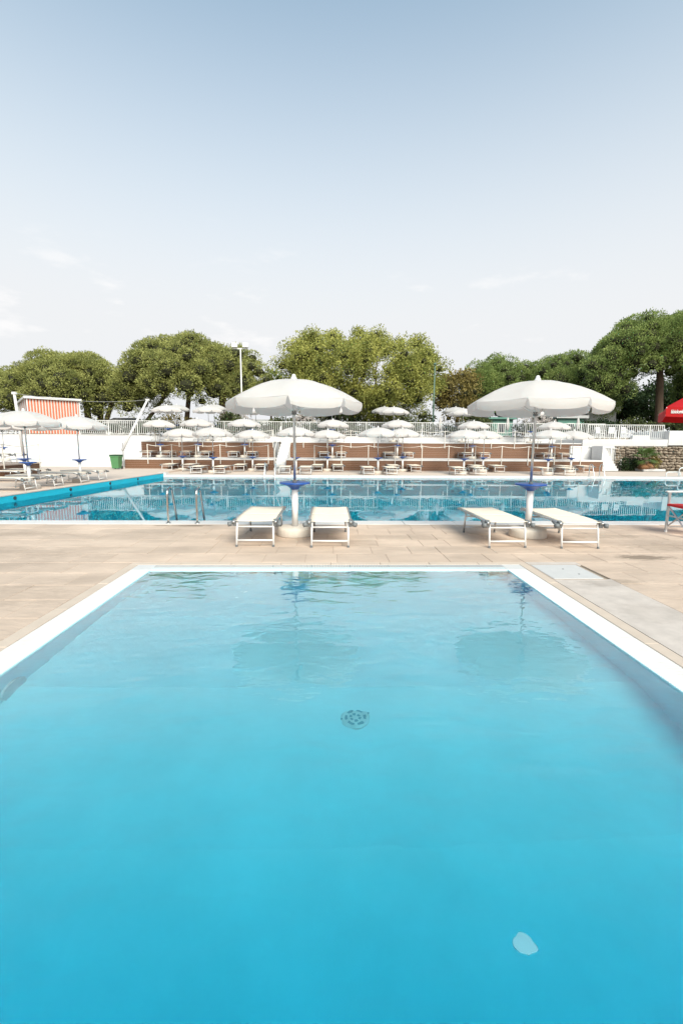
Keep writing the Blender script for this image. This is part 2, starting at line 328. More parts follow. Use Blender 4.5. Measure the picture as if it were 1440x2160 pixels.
# shallow pool basin
pb = struct(link('shallow_pool_basin', None))
fl = MB(); step = 1.95
ys = [NY0, .8, step-.16, step, 3., 4.2, NY1]; zs = [-1.9, -1.5, -.80, -.70, -.38, -.33, -.38]
for i in range(len(ys)-1):
    n = 10
    for k in range(n):
        xa = NX0 + (NX1-NX0)*k/n; xb = NX0 + (NX1-NX0)*(k+1)/n
        fl.add([(xa, ys[i], zs[i]), (xb, ys[i], zs[i]), (xb, ys[i+1], zs[i+1]), (xa, ys[i+1], zs[i+1])], [(0,1,2,3)])
fl.build('floor', Mt['basin'], pb)
WZ1 = -.014
for nm, a, c in (('wall', (NX0-.12, NY0-.12, -1.95), (NX0, NY1+.12, -.004)), ('wall', (NX1, NY0-.12, -1.95), (NX1+.12, NY1+.12, -.004)),
                 ('wall', (NX0, NY1, -1.95), (NX1, NY1+.12, -.004)), ('wall', (NX0, NY0-.12, -1.95), (NX1, NY0, -.004))):
    MB().bbox(a, c).build('basin_wall', Mt['basinw'], pb)
wb = MB().bbox((NX0-.05, NY0-.05, -1.9), (NX1+.05, NY1+.05, WZ1)).build('water', Mt['water']); struct(wb)
def irregular(name, cx, cy, rx, ry, zf, par, m, seed, n=28, rot=0, amp=.18):
    rr = random.Random(seed); top = []
    ph = [rr.uniform(0, 6.3) for _ in range(5)]
    for k in range(n):
        q = 2*PI*k/n; s = 1 + amp*sum(math.sin((j+2)*q+ph[j])/(j+1.5) for j in range(5)) + rr.uniform(-.04, .04)
        x = rx*s*math.cos(q); y = ry*s*math.sin(q)
        X, Y = cx + x*math.cos(rot) - y*math.sin(rot), cy + x*math.sin(rot) + y*math.cos(rot)
        top.append((X, Y, zf(Y)+.004))
    bot = [(p[0], p[1], p[2]-.003) for p in top]
    return MB().add(top+bot, [tuple(range(n))] + [(k, n+k, n+(k+1) % n, (k+1) % n) for k in range(n)]).build(name, m, par)
def floor_z(y): return float(np.interp(y, ys, zs))
MB().tube([(NX0-.01, 2.95, -.34), (NX0+.018, 2.95, -.34)], .12, 28).build('pool_light', Mt['drainw'], pb)
dz = floor_z(2.72)
dr = thing('floor_drain', 'round slotted drain cover on the floor of the shallow pool', 'drain', (.17, 2.72, dz))
dr.rotation_euler.x = math.atan2(.14, 1.05); dr.scale = (.8, .8, .8)
MB().lathe([(.12, -.02), (.12, .006), (.108, .012)], 36).build('rim', Mt['drainw'], dr)
for r0 in (.038, .078):
    for k in range(6):
        q0 = 2*PI*k/6 + r0*9; mb = MB(); n = 5
        for i in range(n):
            qa, qb = q0 + .70*i/n, q0 + .70*(i+1)/n
            P = lambda q, r, z: (r*math.cos(q), r*math.sin(q), z)
            mb.add([P(qa, r0-.011, .0165), P(qb, r0-.011, .0165), P(qb, r0+.011, .0165), P(qa, r0+.011, .0165), P(qa, r0-.011, .0125), P(qb, r0-.011, .0125), P(qb, r0+.011, .0125), P(qa, r0+.011, .0125)], [(0,1,2,3), (0,4,5,1), (2,6,7,3)])
        mb.build('slot', Mt['slot'], dr)
for q in (0.4, 3.3): MB().box((.116*math.cos(q), .116*math.sin(q), .010), (.016, .016, .012)).build('screw', Mt['slot'], dr)
fs_ = tag(link('surface_blotch', None, None, (.60, 1.175, 0)), 'small pale scrap at the surface of the shallow pool water', 'blotch')
irregular('blotch', 0, 0, .030, .034, lambda y: WZ1-.002, fs_, Mt['patch'], 3)  # thin irregular teal sheet level with the water surface
# overflow grating round the shallow pool: panels of real slats
gut = struct(link('overflow_gutter', None))
gb = MB()
for a, c in (((NX0-.238, NY0-.238, -.07), (NX0-.12, NY1+.238, -.030)), ((NX1+.12, NY0-.238, -.07), (NX1+.238, NY1+.238, -.030)), ((NX0-.12, NY1+.12, -.07), (NX1+.12, NY1+.238, -.030))): gb.bbox(a, c)
gb.build('channel', Mt['gutter'], gut)
def grate_mesh(L, n):
    m = MB(); p = L/n
    for k in range(n): m.bev((-.116, -L/2+k*p+.002, -.024), (.116, -L/2+(k+1)*p-.0065, -.001), .0018)
    for x in (-.085, .085): m.bbox((x-.006, -L/2+.001, -.026), (x+.006, L/2-.001, -.006))
    m.v = [(a, b*.99, c) for a, b, c in m.v]
    return m.mesh('grating_panel', Mt['grate'])
gm = grate_mesh(.5, 24)
L_ = NY1 - NY0; k = 0
while k*.5 < L_:
    y = NY1 - .25 - k*.5
    link('grating_panel', gm, gut, (NX0-.119, y, 0)); link('grating_panel', gm, gut, (NX1+.119, y, 0)); k += 1
nn = 9; gm2 = grate_mesh((NX1-NX0)/nn, 24)
for k in range(nn): link('grating_panel', gm2, gut, (NX0+(NX1-NX0)*(k+.5)/nn, NY1+.119, 0), PI/2)
for x in (NX0-.119, NX1+.119): MB().bev((x-.118, NY1+.002, -.03), (x+.118, NY1+.237, -.001), .002).build('corner_piece', Mt['grate'], gut)
def trim_run(p0, p1, n, wd):
    for i in range(n):
        a = [p0[j] + (p1[j]-p0[j])*i/n for j in (0, 1)]; c = [p0[j] + (p1[j]-p0[j])*(i+1)/n for j in (0, 1)]
        if abs(a[0]-c[0]) < .01: slab(a[0]-wd/2, min(a[1], c[1]), a[0]+wd/2, max(a[1], c[1]), gut, 'trim', 'trim_stone', .001)
        else: slab(min(a[0], c[0]), a[1]-wd/2, max(a[0], c[0]), a[1]+wd/2, gut, 'trim', 'trim_stone', .001)
trim_run((NX0-.298, NY0), (NX0-.298, NY1+.238), 7, .118); trim_run((NX1+.298, NY0), (NX1+.298, NY1+.238), 7, .118); trim_run((NX0-.357, NY1+.294), (NX1+.357, NY1+.294), 8, .11)

# main pool
mp_ = struct(link('main_pool_basin', None)); WZ2 = -.10
MB().bbox((-9.5, PY0, -1.9), (PX1, PY1, -1.75)).build('floor', Mt['basin3'], mp_)
MB().bbox((-9.5, PY0-.2, -1.9), (PX1+.2, PY0, -.09)).build('basin_wall', Mt['basin2'], mp_)
MB().bbox((-9.5, PY1, -1.9), (PX1+.2, PY1+.2, -.13)).build('basin_wall', Mt['basin2'], mp_)
MB().bbox((PX1, PY0, -1.9), (PX1+.2, PY1, -.13)).build('basin_wall', Mt['basin2'], mp_)
MB().bbox((-9.4, PY0, -1.75), (PX1, PY0+.32, -.30)).build('ledge', Mt['basin'], mp_)     # shallow ledge along the near side
ya, yb = PY0, PY1
w_ = MB().add([(wall_x(ya), ya, -1.9), (wall_x(yb), yb, -1.9), (wall_x(yb)-.3, yb, -1.9), (wall_x(ya)-.3, ya, -1.9),
               (wall_x(ya), ya, lz), (wall_x(yb), yb, lz), (wall_x(yb)-.3, yb, lz), (wall_x(ya)-.3, ya, lz)], [(0,1,5,4), (1,2,6,5), (2,3,7,6), (3,0,4,7)])
w_.build('side_wall', Mt['basin2'], mp_)
cpl = MB().add([(wall_x(ya)+.01, ya, lz+.002), (wall_x(yb)+.01, yb+.01, lz+.002), (wall_x(yb)-.32, yb+.01, lz+.002), (wall_x(ya)-.32, ya, lz+.002),
                (wall_x(ya)+.01, ya, lz+.028), (wall_x(yb)+.01, yb+.01, lz+.028), (wall_x(yb)-.32, yb+.01, lz+.028), (wall_x(ya)-.32, ya, lz+.028)], [(0,1,5,4), (1,2,6,5), (2,3,7,6), (3,0,4,7), (4,5,6,7)])
cpl.build('coping', Mt['deck'], mp_)
MB().bbox((wall_x(yb)-.32, PY1+.012, -.1), (wall_x(yb)+.12, PY1+.42, lz+.03)).build('white_post', Mt['coping'], mp_)
for (px, py) in ((32, 1056), (148, 1027.5), (232, 1010.5), (290, 999.5+2)):
    # inlets along the blue side wall
    best = min(((abs(world_at(px, py, Y).x - wall_x(Y)), Y) for Y in np.linspace(10, 22.4, 300)))
    Y = best[1]; c = (wall_x(Y), Y, .0)
    MB().tube([(c[0]-.02, Y, -.005), (c[0]+.025, Y, -.005)], .05, 14).build('inlet', Mt['dark'], mp_)
struct(MB().bbox((-9.45, PY0-.05, -1.85), (PX1+.05, PY1+.05, WZ2)).build('water', Mt['water2']))
cop = struct(link('pool_coping', None))
x = -9.55
cm_ = MB().bev((0, 0, -.09), (.992, .42, .004), .008).mesh('coping_stone', Mt['coping'])
while x < 16: link('coping_stone', cm_, cop, (x, PY0-.42, 0)); x += 1.0
x = wall_x(yb) + .125
cm2_ = MB().bev((0, 0, -.125), (.992, .42, .002), .008).mesh('coping_stone', Mt['coping'])
while x < PX1: link('coping_stone', cm2_, cop, (x, PY1, 0)); x += 1.0

# ------------------------------------------------------------------ terraces faced with boards
R1, R2, Z1, Z2 = 27.2, 30.4, .68, 1.73
board_me = {}
def boards(par, x0, x1, y, za, zb, n, L=4.2):
    h = (zb-za)/n; cnt = max(1, round((x1-x0)/L)); l = (x1-x0)/cnt
    k = (round(l, 3), round(h, 3))
    if k not in board_me:
        board_me[k] = MB().box((0, 0, 0), (l-.003, .024, h-.005)).mesh('board', Mt['wood'])
    for r in range(n):
        off = (r % 2)*.5*l
        for i in range(cnt): link('board', board_me[k], par, (x0+(i+.5)*l, y-.013 + random.uniform(-.002, .002), za+(r+.5)*h))
def terrace(name, x0, x1, y0, y1, z):
    t = struct(link(name, MB().bbox((x0, y0, 0.001), (x1, y1, z-.081)).mesh(name, Mt['wall'])))
    MB().bev((x0-.02, y0-.05, z-.08), (x1+.02, y1, z), .01).build('white_edge_slab', Mt['coping'], t)
    return t
TL0, TL1 = wx(262, R1), wx(578, R1); TR0, TR1 = wx(603, R1), wx(1273, R1)
UL0, UL1 = wx(299, R2), wx(577, R2); UR0, UR1 = wx(612, R2), wx(1224, R2)
t = terrace('lower_terrace', TL0, TL1-.02, R1, R2, Z1); boards(t, TL0, TL1-.02, R1, .01, Z1-.085, 5)
t = terrace('lower_terrace', TR0, TR1, R1, R2, Z1); boards(t, TR0, TR1, R1, .01, Z1-.085, 5)
t = terrace('upper_terrace', UL0, UL1, R2, 34, Z2); boards(t, UL0, UL1, R2, Z1+.005, Z2-.085, 8)
t = terrace('upper_terrace', UR0, UR1, R2, 34, Z2); boards(t, UR0, UR1, R2, Z1+.005, Z2-.085, 8)
# side terrace on the left deck
SX = -13.2
sy0, sy1 = 13.2, 21.2
t = struct(link('side_terrace', MB().bbox((-30, sy0, lz), (SX, sy1, .60)).mesh('side_terrace', Mt['wall'])))
MB().bev((-30, sy0-.02, .602), (SX+.05, sy1+.02, .66), .01).build('edge_slab', Mt['deck'], t)
sb = MB().box((0, 0, 0), (.024, 1.99, .097)).mesh('board', Mt['wood'])
for r in range(5):
    for i in range(4): link('board', sb, t, (SX+.014, sy0+1+2*i, lz+.06+.104*r))

# white retaining walls
wl = tag(link('retaining_wall', None, None, (0, 34, 0)), 'long white plastered retaining wall under the railing, behind the green bin', 'wall')
MB().bbox((-34, -.10, 0.0), (UL0-.03, .08, 2.12)).build('wall_face', Mt['wall'], wl); MB().bev((-34, -.14, 2.121), (UL0-.03, .12, 2.17), .01).build('capping', Mt['coping'], wl)
MB().bbox((-34, -5.0, lz+.001), (UL0-.7, -.11, .42)).build('plinth', Mt['wall'], wl)
wr = tag(link('parapet_wall', None, None, (0, 34, 0)), 'low white parapet wall behind the upper terrace, railing on top', 'wall')
MB().bbox((UL0-.02, -.10, Z2+.001), (UR1+2.0, .08, 2.12)).build('wall_face', Mt['wall'], wr); MB().bev((UL0-.02, -.14, 2.121), (UR1+2.0, .12, 2.17), .01).build('capping', Mt['coping'], wr)
# white bridge slab and block over the stone wall on the right
br = tag(link('walkway', None, None, (0, R2, 0)), 'white concrete walkway edge spanning above the rubble stone wall', 'walkway')
xe = wx(1403, R2)
MB().bev((UR1+.03, -.12, 1.55), (xe+.02, 3.5, 2.0), .02).build('edge_beam', Mt['wall'], br)
MB().bev((wx(1330, R2), -.06, 2.002), (wx(1366, R2), .16, 2.26), .02).build('kerb_block', Mt['wall'], br)
MB().bev((xe+.03, -.16, 1.62), (xe+6, 3.5, 2.58), .02).build('end_block', Mt['wall'], br)

# stone wall with single stones
sw = tag(link('rubble_wall', None, None, (0, 29.2, 0)), 'rough brown rubble stone wall beside the palm', 'wall')
sx0, sx1 = wx(1296, 29.2), wx(1440, 29.2)+2.2
MB().bbox((sx0, .0, 0), (sx1, .5, 1.54)).build('mortar_core', Mt['mortar'], sw)
def stone_mesh(seed):
    rr = random.Random(seed); vs = []; fs = []
    n, mth = 8, 4
    for i in range(mth+1):
        ph = PI*i/mth
        for k in range(n):
            q = 2*PI*k/n; s = rr.uniform(.82, 1.08)
            sgn = lambda v: math.copysign(abs(v)**.55, v)
            vs.append((.5*s*sgn(math.sin(ph))*sgn(math.cos(q)), .5*s*-sgn(math.cos(ph)), .5*s*sgn(math.sin(ph))*sgn(math.sin(q))))
    for i in range(mth):
        for k in range(n): fs.append((i*n+k, i*n+(k+1) % n, (i+1)*n+(k+1) % n, (i+1)*n+k))
    return MB().add(vs, fs).mesh('stone', Mt['stone'], True)
SM = [stone_mesh(40+i) for i in range(9)]
z = .02
while z < 1.42:
    h = random.uniform(.13, .21); x = sx0
    while x < sx1-.1:
        wd = random.uniform(.18, .42)
        o = link('stone', random.choice(SM), sw, (x+wd/2, -.02+random.uniform(-.02, .03), z+h/2 + random.uniform(-.02, .02)))
        o.scale = (wd*random.uniform(.9, 1.15), random.uniform(.16, .34), h*random.uniform(.8, 1.35)); o.rotation_euler = (0, random.uniform(-.4, .4), 0); x += wd
    z += h*.96
struct(MB().bev((wx(1352, 28.2), 27.8, .001), (wx(1398, 28.2), 28.6, .13), .01).build('planter_kerb', Mt['coping']))

# stairs
def stair(name, label, n, x0, x1, ya, yb, za, zb, axis):
    t = thing(name, label, 'stairs', ((x0+x1)/2, ya, 0)); ox, oy = (x0+x1)/2, ya
    for i in range(n):
        zt = za + (zb-za)*(i+1)/n
        if axis == 'y': a, c = (x0-ox, (yb-ya)*i/n, 0.002), (x1-ox, yb-ya, zt)
        else: a, c = (x0-ox, 0, 0.002), (x0-ox+(x1-x0)*(n-i)/n, yb-ya, zt)
        lo = za + (zb-za)*i/n + .001 if i else .002
        MB().bev((a[0], a[1], lo), (c[0], c[1], zt), .008).build('step', Mt['wall'], t)
    return t
stair('concrete_stair', 'white concrete stair climbing between the two timber-faced terraces', 10, TL1+.02, TR0-.04, R1-.55, 31.5, 0, Z2, 'y')
s2x0, s2x1 = wx(1226, 28.0), wx(1306, 28.0)
stair('concrete_stair', 'white stepped stair beside the rubble wall, seen from its side', 10, UR1+.02, s2x1, R1+.75, R1+1.9, 0, 1.54, 'x')

MB().bbox((UR1-1.3, R1+2.02, .003), (wx(1296, 29.2)-.02, R1+2.2, 1.545)).build('back_wall', Mt['wall'], tag(link('stair_wall', None, None, (0, 0, 0)), 'plain white wall behind the stepped stair', 'wall'))
# railings: posts, rails and single balusters
bal_me = MB().box((0, 0, 0), (.028, .028, 1.0)).mesh('baluster', Mt['white'])
def railing(x0, x1, y, z, h, label, pitch=.138):
    t = thing('railing', label, 'railing', ((x0+x1)/2, y, z), 0, 'white railing along the retaining wall')
    ox = (x0+x1)/2
    MB().box((0, 0, h-.02), (x1-x0, .05, .04)).build('top_rail', Mt['white'], t); MB().box((0, 0, .09), (x1-x0, .04, .03)).build('bottom_rail', Mt['white'], t)
    n = int((x1-x0)/pitch)
    for i in range(n+1):
        x = x0 + (x1-x0)*i/n
        if i % 15 == 0: MB().box((x-ox, .0, h/2), (.06, .062, h-.004)).build('post', Mt['white'], t)
        else:
            o = link('baluster', bal_me, t, (x-ox, 0, (h-.04+.09)/2)); o.scale = (1, 1, h-.13)
    return t
FZ = 2.175
railing(-29, wx(38, 34), 33.98, FZ, 1.02, 'white metal railing of thin bars on the plain retaining wall, short run beyond the kiosk')
railing(wx(172, 34), -9.8, 33.98, FZ, 1.02, 'white metal railing of thin bars on the plain retaining wall between kiosk and terraces')
railing(-9.75, 8.2, 33.98, FZ, 1.02, 'white metal railing of thin bars in front of the broad leafy tree')
railing(8.25, 20.5, 33.98, FZ, 1.02, 'white metal railing of thin bars on the parapet by the green kiosk')
railing(wx(1236, R2+.3), xe-.02, R2+.3, 2.0, .98, 'white metal railing of thin bars on the walkway above the rubble wall')
# stair balustrade
bt = thing('stair_balustrade', 'white barred balustrade following the stepped stair beside the rubble wall', 'balustrade', (UR1, R1+1.95, 0))
x_a, x_b = wx(1243, R1+1.95)-UR1, wx(1311, R1+1.95)-UR1
for i in range(22):
    k = i/21; x = x_a + (x_b-x_a)*k; zb_ = 1.5*(1-k)*.98; zt = min(1.5, zb_ + 1.35)
    if i in (0, 14, 21): MB().box((x, 0, (zb_+zt)/2), (.07, .06, zt-zb_)).build('post', Mt['white'], bt)
    else: MB().box((x, 0, (zb_+zt)/2), (.03, .03, zt-zb_)).build('baluster', Mt['white'], bt)
MB().tube([(x_a, 0, 1.52), (x_a+(x_b-x_a)*.12, 0, 1.52), (x_b, 0, 1.36)], .03, 6).build('handrail', Mt['white'], bt)

# rope barriers
post_me = MB().tube([(0,0,0), (0,0,1.15)], .024, 8).mesh('post', Mt['rope'])
def rope_barrier(pts, label, h=1.15, group=None):
    t = thing('rope_barrier', label, 'rope barrier', pts[0])
    o = Vector(pts[0])
    for i, p in enumerate(pts):
        d = Vector(p)-o; link('post', post_me, t, d)
        if i:
            q = Vector(pts[i-1])-o; path = []
            for k in range(9): s = k/8; path.append(q.lerp(d, s) + Vector((0, -.0, h-.03-.34*s*(1-s))))
            MB().tube(path, .016, 6).build('rope', Mt['rope'], t)
def span(a, b, n): return [a+(b-a)*i/n for i in range(n+1)]
rope_barrier([(x, R1-.078, .36) for x in span(wx(312, R1), wx(566, R1), 5)], 'slack white rope on thin posts along the shorter lower terrace edge')
rope_barrier([(x, R1-.078, .36) for x in span(wx(663, R1), wx(1224, R1), 10)], 'slack white rope on thin posts along the longer lower terrace edge')
rope_barrier([(x, R2-.078, 1.33) for x in span(wx(330, R2), wx(576, R2), 5)], 'slack white rope on thin posts along the shorter upper terrace edge')
rope_barrier([(x, R2-.078, 1.33) for x in span(wx(640, R2), wx(1180, R2), 11)], 'slack white rope on thin posts along the longer upper terrace edge')
rope_barrier([(SX+.055, y, .34) for y in (16.4, 18.8, 21.1)], 'slack white rope on grey posts along the side terrace edge')
sr = thing('stair_handrail', 'thin white handrail posts flanking the concrete stair', 'handrail', (TL1+.05, R1-.2, 0))
MB().tube([(0,0,0), (0,0,1.15), (0,3.6,2.7), (0,3.6,1.66)], .022, 8).build('rail', Mt['rope'], sr)
MB().tube([(.85,.25,0), (.85,.25,1.3), (.85,3.6,2.7), (.85,3.6,1.66)], .022, 8).build('rail', Mt['rope'], sr)
# ------------------------------------------------------------------ sun loungers
def make_lounger():
    t = thing('sun_lounger', 'x x x x', 'sun lounger')
    for s in (-1, 1):
        MB().tube([(s*.308, -.62, .375), (s*.308, -.3, .388), (s*.308, .88, .388)], .018, 8).build('side_rail', Mt['alu'], t, True)
        MB().box((s*.30, -.56, .36), (.055, .08, .085), Matrix.Rotation(.3, 3, 'X')).build('hinge', Mt['grey'], t)
        br_ = MB().tube([(s*.335, -.40, .375), (s*.355, -.60, .345)], [.016, .024], 8); br_.tube([(s*.34, -.60, .345), (s*.39, -.62, .34)], .034, 10); br_.build('knob', Mt['grey'], t, True)
    MB().tube([(-.30, .88, .388), (.30, .88, .388)], .017, 8).build('end_rail', Mt['alu'], t, True)
    m = MB(); nx, ny = 8, 14                                        # sagging mesh bed with a thickness
    def bed(m, y0, y1, zf):
        vs = []; fs = []
        for j in range(ny+1):
            for i in range(nx+1):
                x = -.292+.584*i/nx; y = y0+(y1-y0)*j/ny; vs.append((x, y, zf(x, y)))
        o = len(vs); vs += [(a, b_, c-.006) for a, b_, c in vs]; k = nx+1
        for j in range(ny):
            for i in range(nx):
                a = j*k+i; fs.append((a, a+1, a+k+1, a+k)); fs.append((o+a, o+a+k, o+a+k+1, o+a+1))
        for i in range(nx): fs.append((i, o+i, o+i+1, i+1)); a = ny*k+i; fs.append((a, a+1, o+a+1, o+a))
        for j in range(ny): a = j*k; fs.append((a, a+k, o+a+k, o+a)); a = j*k+nx; fs.append((a, o+a, o+a+k, a+k))
        return m.add(vs, fs)
    bed(MB(), .005, .875, lambda x, y: .412 - .012*(1-(x/.3)**2)).build('bed', Mt['mesh'], t, True)
    bed(MB(), -.60, -.008, lambda x, y: .410 - .010*(1-(x/.3)**2) - .014*(-y/.6)**2).build('headrest', Mt['mesh'], t, True)
    for e in (-1, 1):
        for s in (-1, 1):
            l = MB().tube([(s*.268, e*.555, .375), (s*.272, e*.61, .012)], .0155, 8).build('leg', Mt['colw' if e < 0 else 'alu'], t, True)
            MB().tube([(s*.2705, e*.608, .03), (s*.2725, e*.611, 0)], .019, 8).build('foot_cap', Mt['grey'], l)
        MB().tube([(-.27, e*.594, .095), (.27, e*.594, .095)], .015, 8).build('cross_bar', Mt['colw' if e < 0 else 'alu'], t, True)
        MB().tube([(-.264, e*.556, .295), (.264, e*.556, .295)], .013, 8).build('cross_bar', Mt['colw' if e < 0 else 'alu'], t, True)
    return t
lounger = make_lounger()

# ------------------------------------------------------------------ parasols
def canopy_mesh(R=1.1, rise=.36, n=8, ze=2.18):
    m = MB(); ng, nr = 6, 7
    def pt(k, j, i):
        q = 2*PI*(k + j/ng)/n; rr = i/nr
        edge = math.cos(PI/n)/math.cos(2*PI/n*(j/ng-.5))          # straight edge between ribs
        sag = math.sin(PI*j/ng)
        r = R*rr*(edge*.55 + .45*(1-.02*sag)) if i else 0
        z = ze + rise*(1-rr**2.0) - .018*sag*rr
        return (r*math.sin(q), -r*math.cos(q), z)
    for k in range(n):
        for j in range(ng):
            for i in range(nr):
                if i == 0: m.add([pt(k,j,0), pt(k,j,1), pt(k,j+1,1)], [(0,1,2)])
                else: m.add([pt(k,j,i), pt(k,j,i+1), pt(k,j+1,i+1), pt(k,j+1,i)], [(0,1,2,3)])
    return m, pt
def weld(me):
    import bmesh
    b = bmesh.new(); b.from_mesh(me); bmesh.ops.remove_doubles(b, verts=b.verts, dist=1e-4); bmesh.ops.recalc_face_normals(b, faces=b.faces); b.to_mesh(me); b.free(); return me
def make_parasol():
    t = thing('parasol', 'x x x x', 'parasol')
    MB().lathe([(.30, 0), (.305, .015), (.30, .10), (.285, .135), (.25, .15), (.05, .152)], 40).build('base', Mt['conc'], t, True)
    MB().lathe([(.052, .150), (.052, .80)], 24).build('column', Mt['colw'], t, True)
    tr = MB().lathe([(.062, .77), (.085, .80), (.16, .845), (.245, .862), (.252, .868), (.252, .888), (.235, .889), (.04, .880)], 36).build('tray', Mt['blue'], t, True)
    MB().lathe([(.034, .884), (.034, .915), (.026, .92)], 12).build('clamp', Mt['grey'], tr)
    MB().lathe([(.021, .85), (.021, 2.50)], 14).build('pole', Mt['alu'], t, True)
    m, pt = canopy_mesh()
    c = link('canopy', weld(m.mesh('canopy', Mt['canvas'], True)), t)
    ng = 6
    for k in range(8):
        v = MB(); top = [Vector(pt(k, j, 7)) for j in range(ng+1)]; rows = []
        cen = sum(top, Vector())/(ng+1); out = Vector((cen.x, cen.y, 0)).normalized()
        for s in range(4):
            f_ = s/3; row = []
            for j, p in enumerate(top):
                u = j/ng
                q = cen + (p-cen)*(1 - .085*f_**.8); q = Vector((q.x, q.y, p.z)) + out*(.012*math.sin(PI*f_)+.006*math.sin(5*u+k))
                drop = .145*f_*(1 - .20*abs(2*u-1)**5); row.append((q.x, q.y, q.z-drop))
            rows.append(row)
        for s in range(3):
            for j in range(ng): v.add([rows[s][j], rows[s+1][j], rows[s+1][j+1], rows[s][j+1]], [(0,1,2,3)])
        link('valance', weld(v.mesh('valance', Mt['canvas'], True)), c)
        q = 2*PI*k/8; path = []
        for i in range(6): rr = .05 + .93*i/5; path.append((1.1*rr*math.sin(q), -1.1*rr*math.cos(q), 2.18+.36*(1-rr*rr)-.022))
        rb = MB().tube(path, .007, 6).build('rib', Mt['alu'], t)
        rr = .6; a = (1.1*rr*math.sin(q), -1.1*rr*math.cos(q), 2.18+.36*(1-rr*rr)-.025)
        MB().tube([(.03*math.sin(q), -.03*math.cos(q), 2.02), a], .006, 6).build('strut', Mt['alu'], rb)
    MB().lathe([(.04, 1.99), (.04, 2.05)], 12).build('runner', Mt['grey'], t)
    MB().lathe([(.055, 2.535), (.05, 2.56), (.034, 2.585), (.028, 2.615), (.012, 2.625)], 16).build('finial', Mt['colw'], t, True)
    return t
parasol = make_parasol()
first = dict(l=True, p=True)
def put(proto, key, loc, rz, label, group=None, scale=1.0):
    if first[key]:
        first[key] = False; _tree_cache.setdefault(proto.name, None)
        def walk(o): return [(x, walk(x)) for x in o.children]
        _tree_cache[proto.name] = walk(proto); proto.location = loc; proto.rotation_euler.z = rz; proto.scale = (scale,)*3; proto['label'] = label
        if group: proto['group'] = group
        return proto
    o = dup(proto, loc, rz, label, None, scale)
    if 'group' in o: del o['group']
    if group: o['group'] = group
    return o
def P_(x, y, z, rz, label, group=None, sc_=.95): return put(parasol, 'p', (x, y, z), rz, label, group, sc_)
def L_g(x, y, z, rz, label, group=None): return put(lounger, 'l', (x, y, z), rz, label, group, 1.0)
# the two big ones on the near paving, each with two loungers
P_(-.58, 7.56, 0, 0, 'white parasol on the near paving between the loungers by the pool ladder', None, 1.0)
P_(3.33, 7.45, 0, .26, 'white parasol on the near paving over the loungers next to the red chair', None, 1.0)
L_g(-1.105, 7.25, 0, .0, 'cream sun lounger on the near paving closest to the steel pool ladder')
L_g(.005, 7.20, 0, .0, 'cream sun lounger on the near paving, just beyond a parasol from the ladder')
L_g(2.63, 7.17, 0, .02, 'cream sun lounger on the near paving behind the round parasol base, away from red chair')
L_g(3.72, 7.12, 0, -.02, 'cream sun lounger on the near paving nearest the red chair')
J = lambda a: random.uniform(-a, a)
ORD = ('first', 'second', 'third', 'fourth', 'fifth', 'sixth', 'seventh', 'eighth', 'ninth', 'tenth', 'eleventh', 'twelfth')
def row(pxs, Yp, Yl, z, lab_p, lab_l, gp, gl, loungers=True, off=.58, st=594):
    ps = []; ls = []
    for px in pxs:
        X = wx(px, Yp); ps.append((px, X))
        if loungers: ls += [(px+s*1e-3, X+s*off) for s in (-1, 1)]
    def number(items):
        lo = [i for i, p in enumerate(items) if p[0] < st][::-1]; hi = [i for i, p in enumerate(items) if p[0] >= st]
        return {**{i: ORD[k]+' from the concrete stair towards the bin' for k, i in enumerate(lo)}, **{i: ORD[k]+' from the concrete stair towards the rubble wall' for k, i in enumerate(hi)}}
    nm = number(ps)
    for i, (px, X) in enumerate(ps):
        o = P_(X, Yp+J(.12), z, J(.4), lab_p+', '+nm[i], gp, .95+J(.03)); o.rotation_euler.x = J(.02); o.rotation_euler.y = J(.022)
    nm = number(ls)
    for i, (px, X) in enumerate(ls): L_g(X+J(.05), Yl+J(.08), z, J(.05), lab_l+', '+nm[i], gl)
row((382.6, 532.5, 690, 849.7, 1020.5, 1204.5), 26.55, 26.2, 0, 'white parasol against the lower boards', 'cream lounger against the lower boards', 'parasols against the lower boards', 'loungers against the lower boards')
row((447.6, 624, 798, 980, 1157.5), 24.35, 23.75, 0, 'white parasol by the far pool edge', 'cream lounger by the far pool edge', 'parasols by the far pool edge', 'loungers by the far pool edge')
row((338, 417.5, 515, 700.6, 837.4, 996, 1162), 29.6, 29.35, Z1, 'white parasol on the lower terrace', 'cream lounger on the lower terrace', 'parasols on the lower terrace', 'loungers on the lower terrace')
row((356.6, 443, 531, 699.6, 828, 974, 1116.5), 32.5, 32.1, Z2, 'white parasol on the upper terrace', 'cream lounger on the upper terrace', 'parasols on the upper terrace', 'loungers on the upper terrace')
row((376, 455, 541, 706, 809, 956.5, 1085.7), 37.0, 37, UPZ, 'white parasol behind the railing', '', 'parasols behind the railing', '', loungers=False)
P_(-9.46, 14.6, lz, .1, 'white parasol on the left deck beside the blue pool wall, farther from the bin')
P_(-11.8, 18.0, lz, .3, 'white parasol on the left deck near the side terrace corner post')
P_(-9.32, 17.3, lz, .2, 'white parasol on the left deck between the pool wall and the green bin')
P_(-20.6, 29.6, .42, .2, 'white parasol on the white ledge beside the striped kiosk')
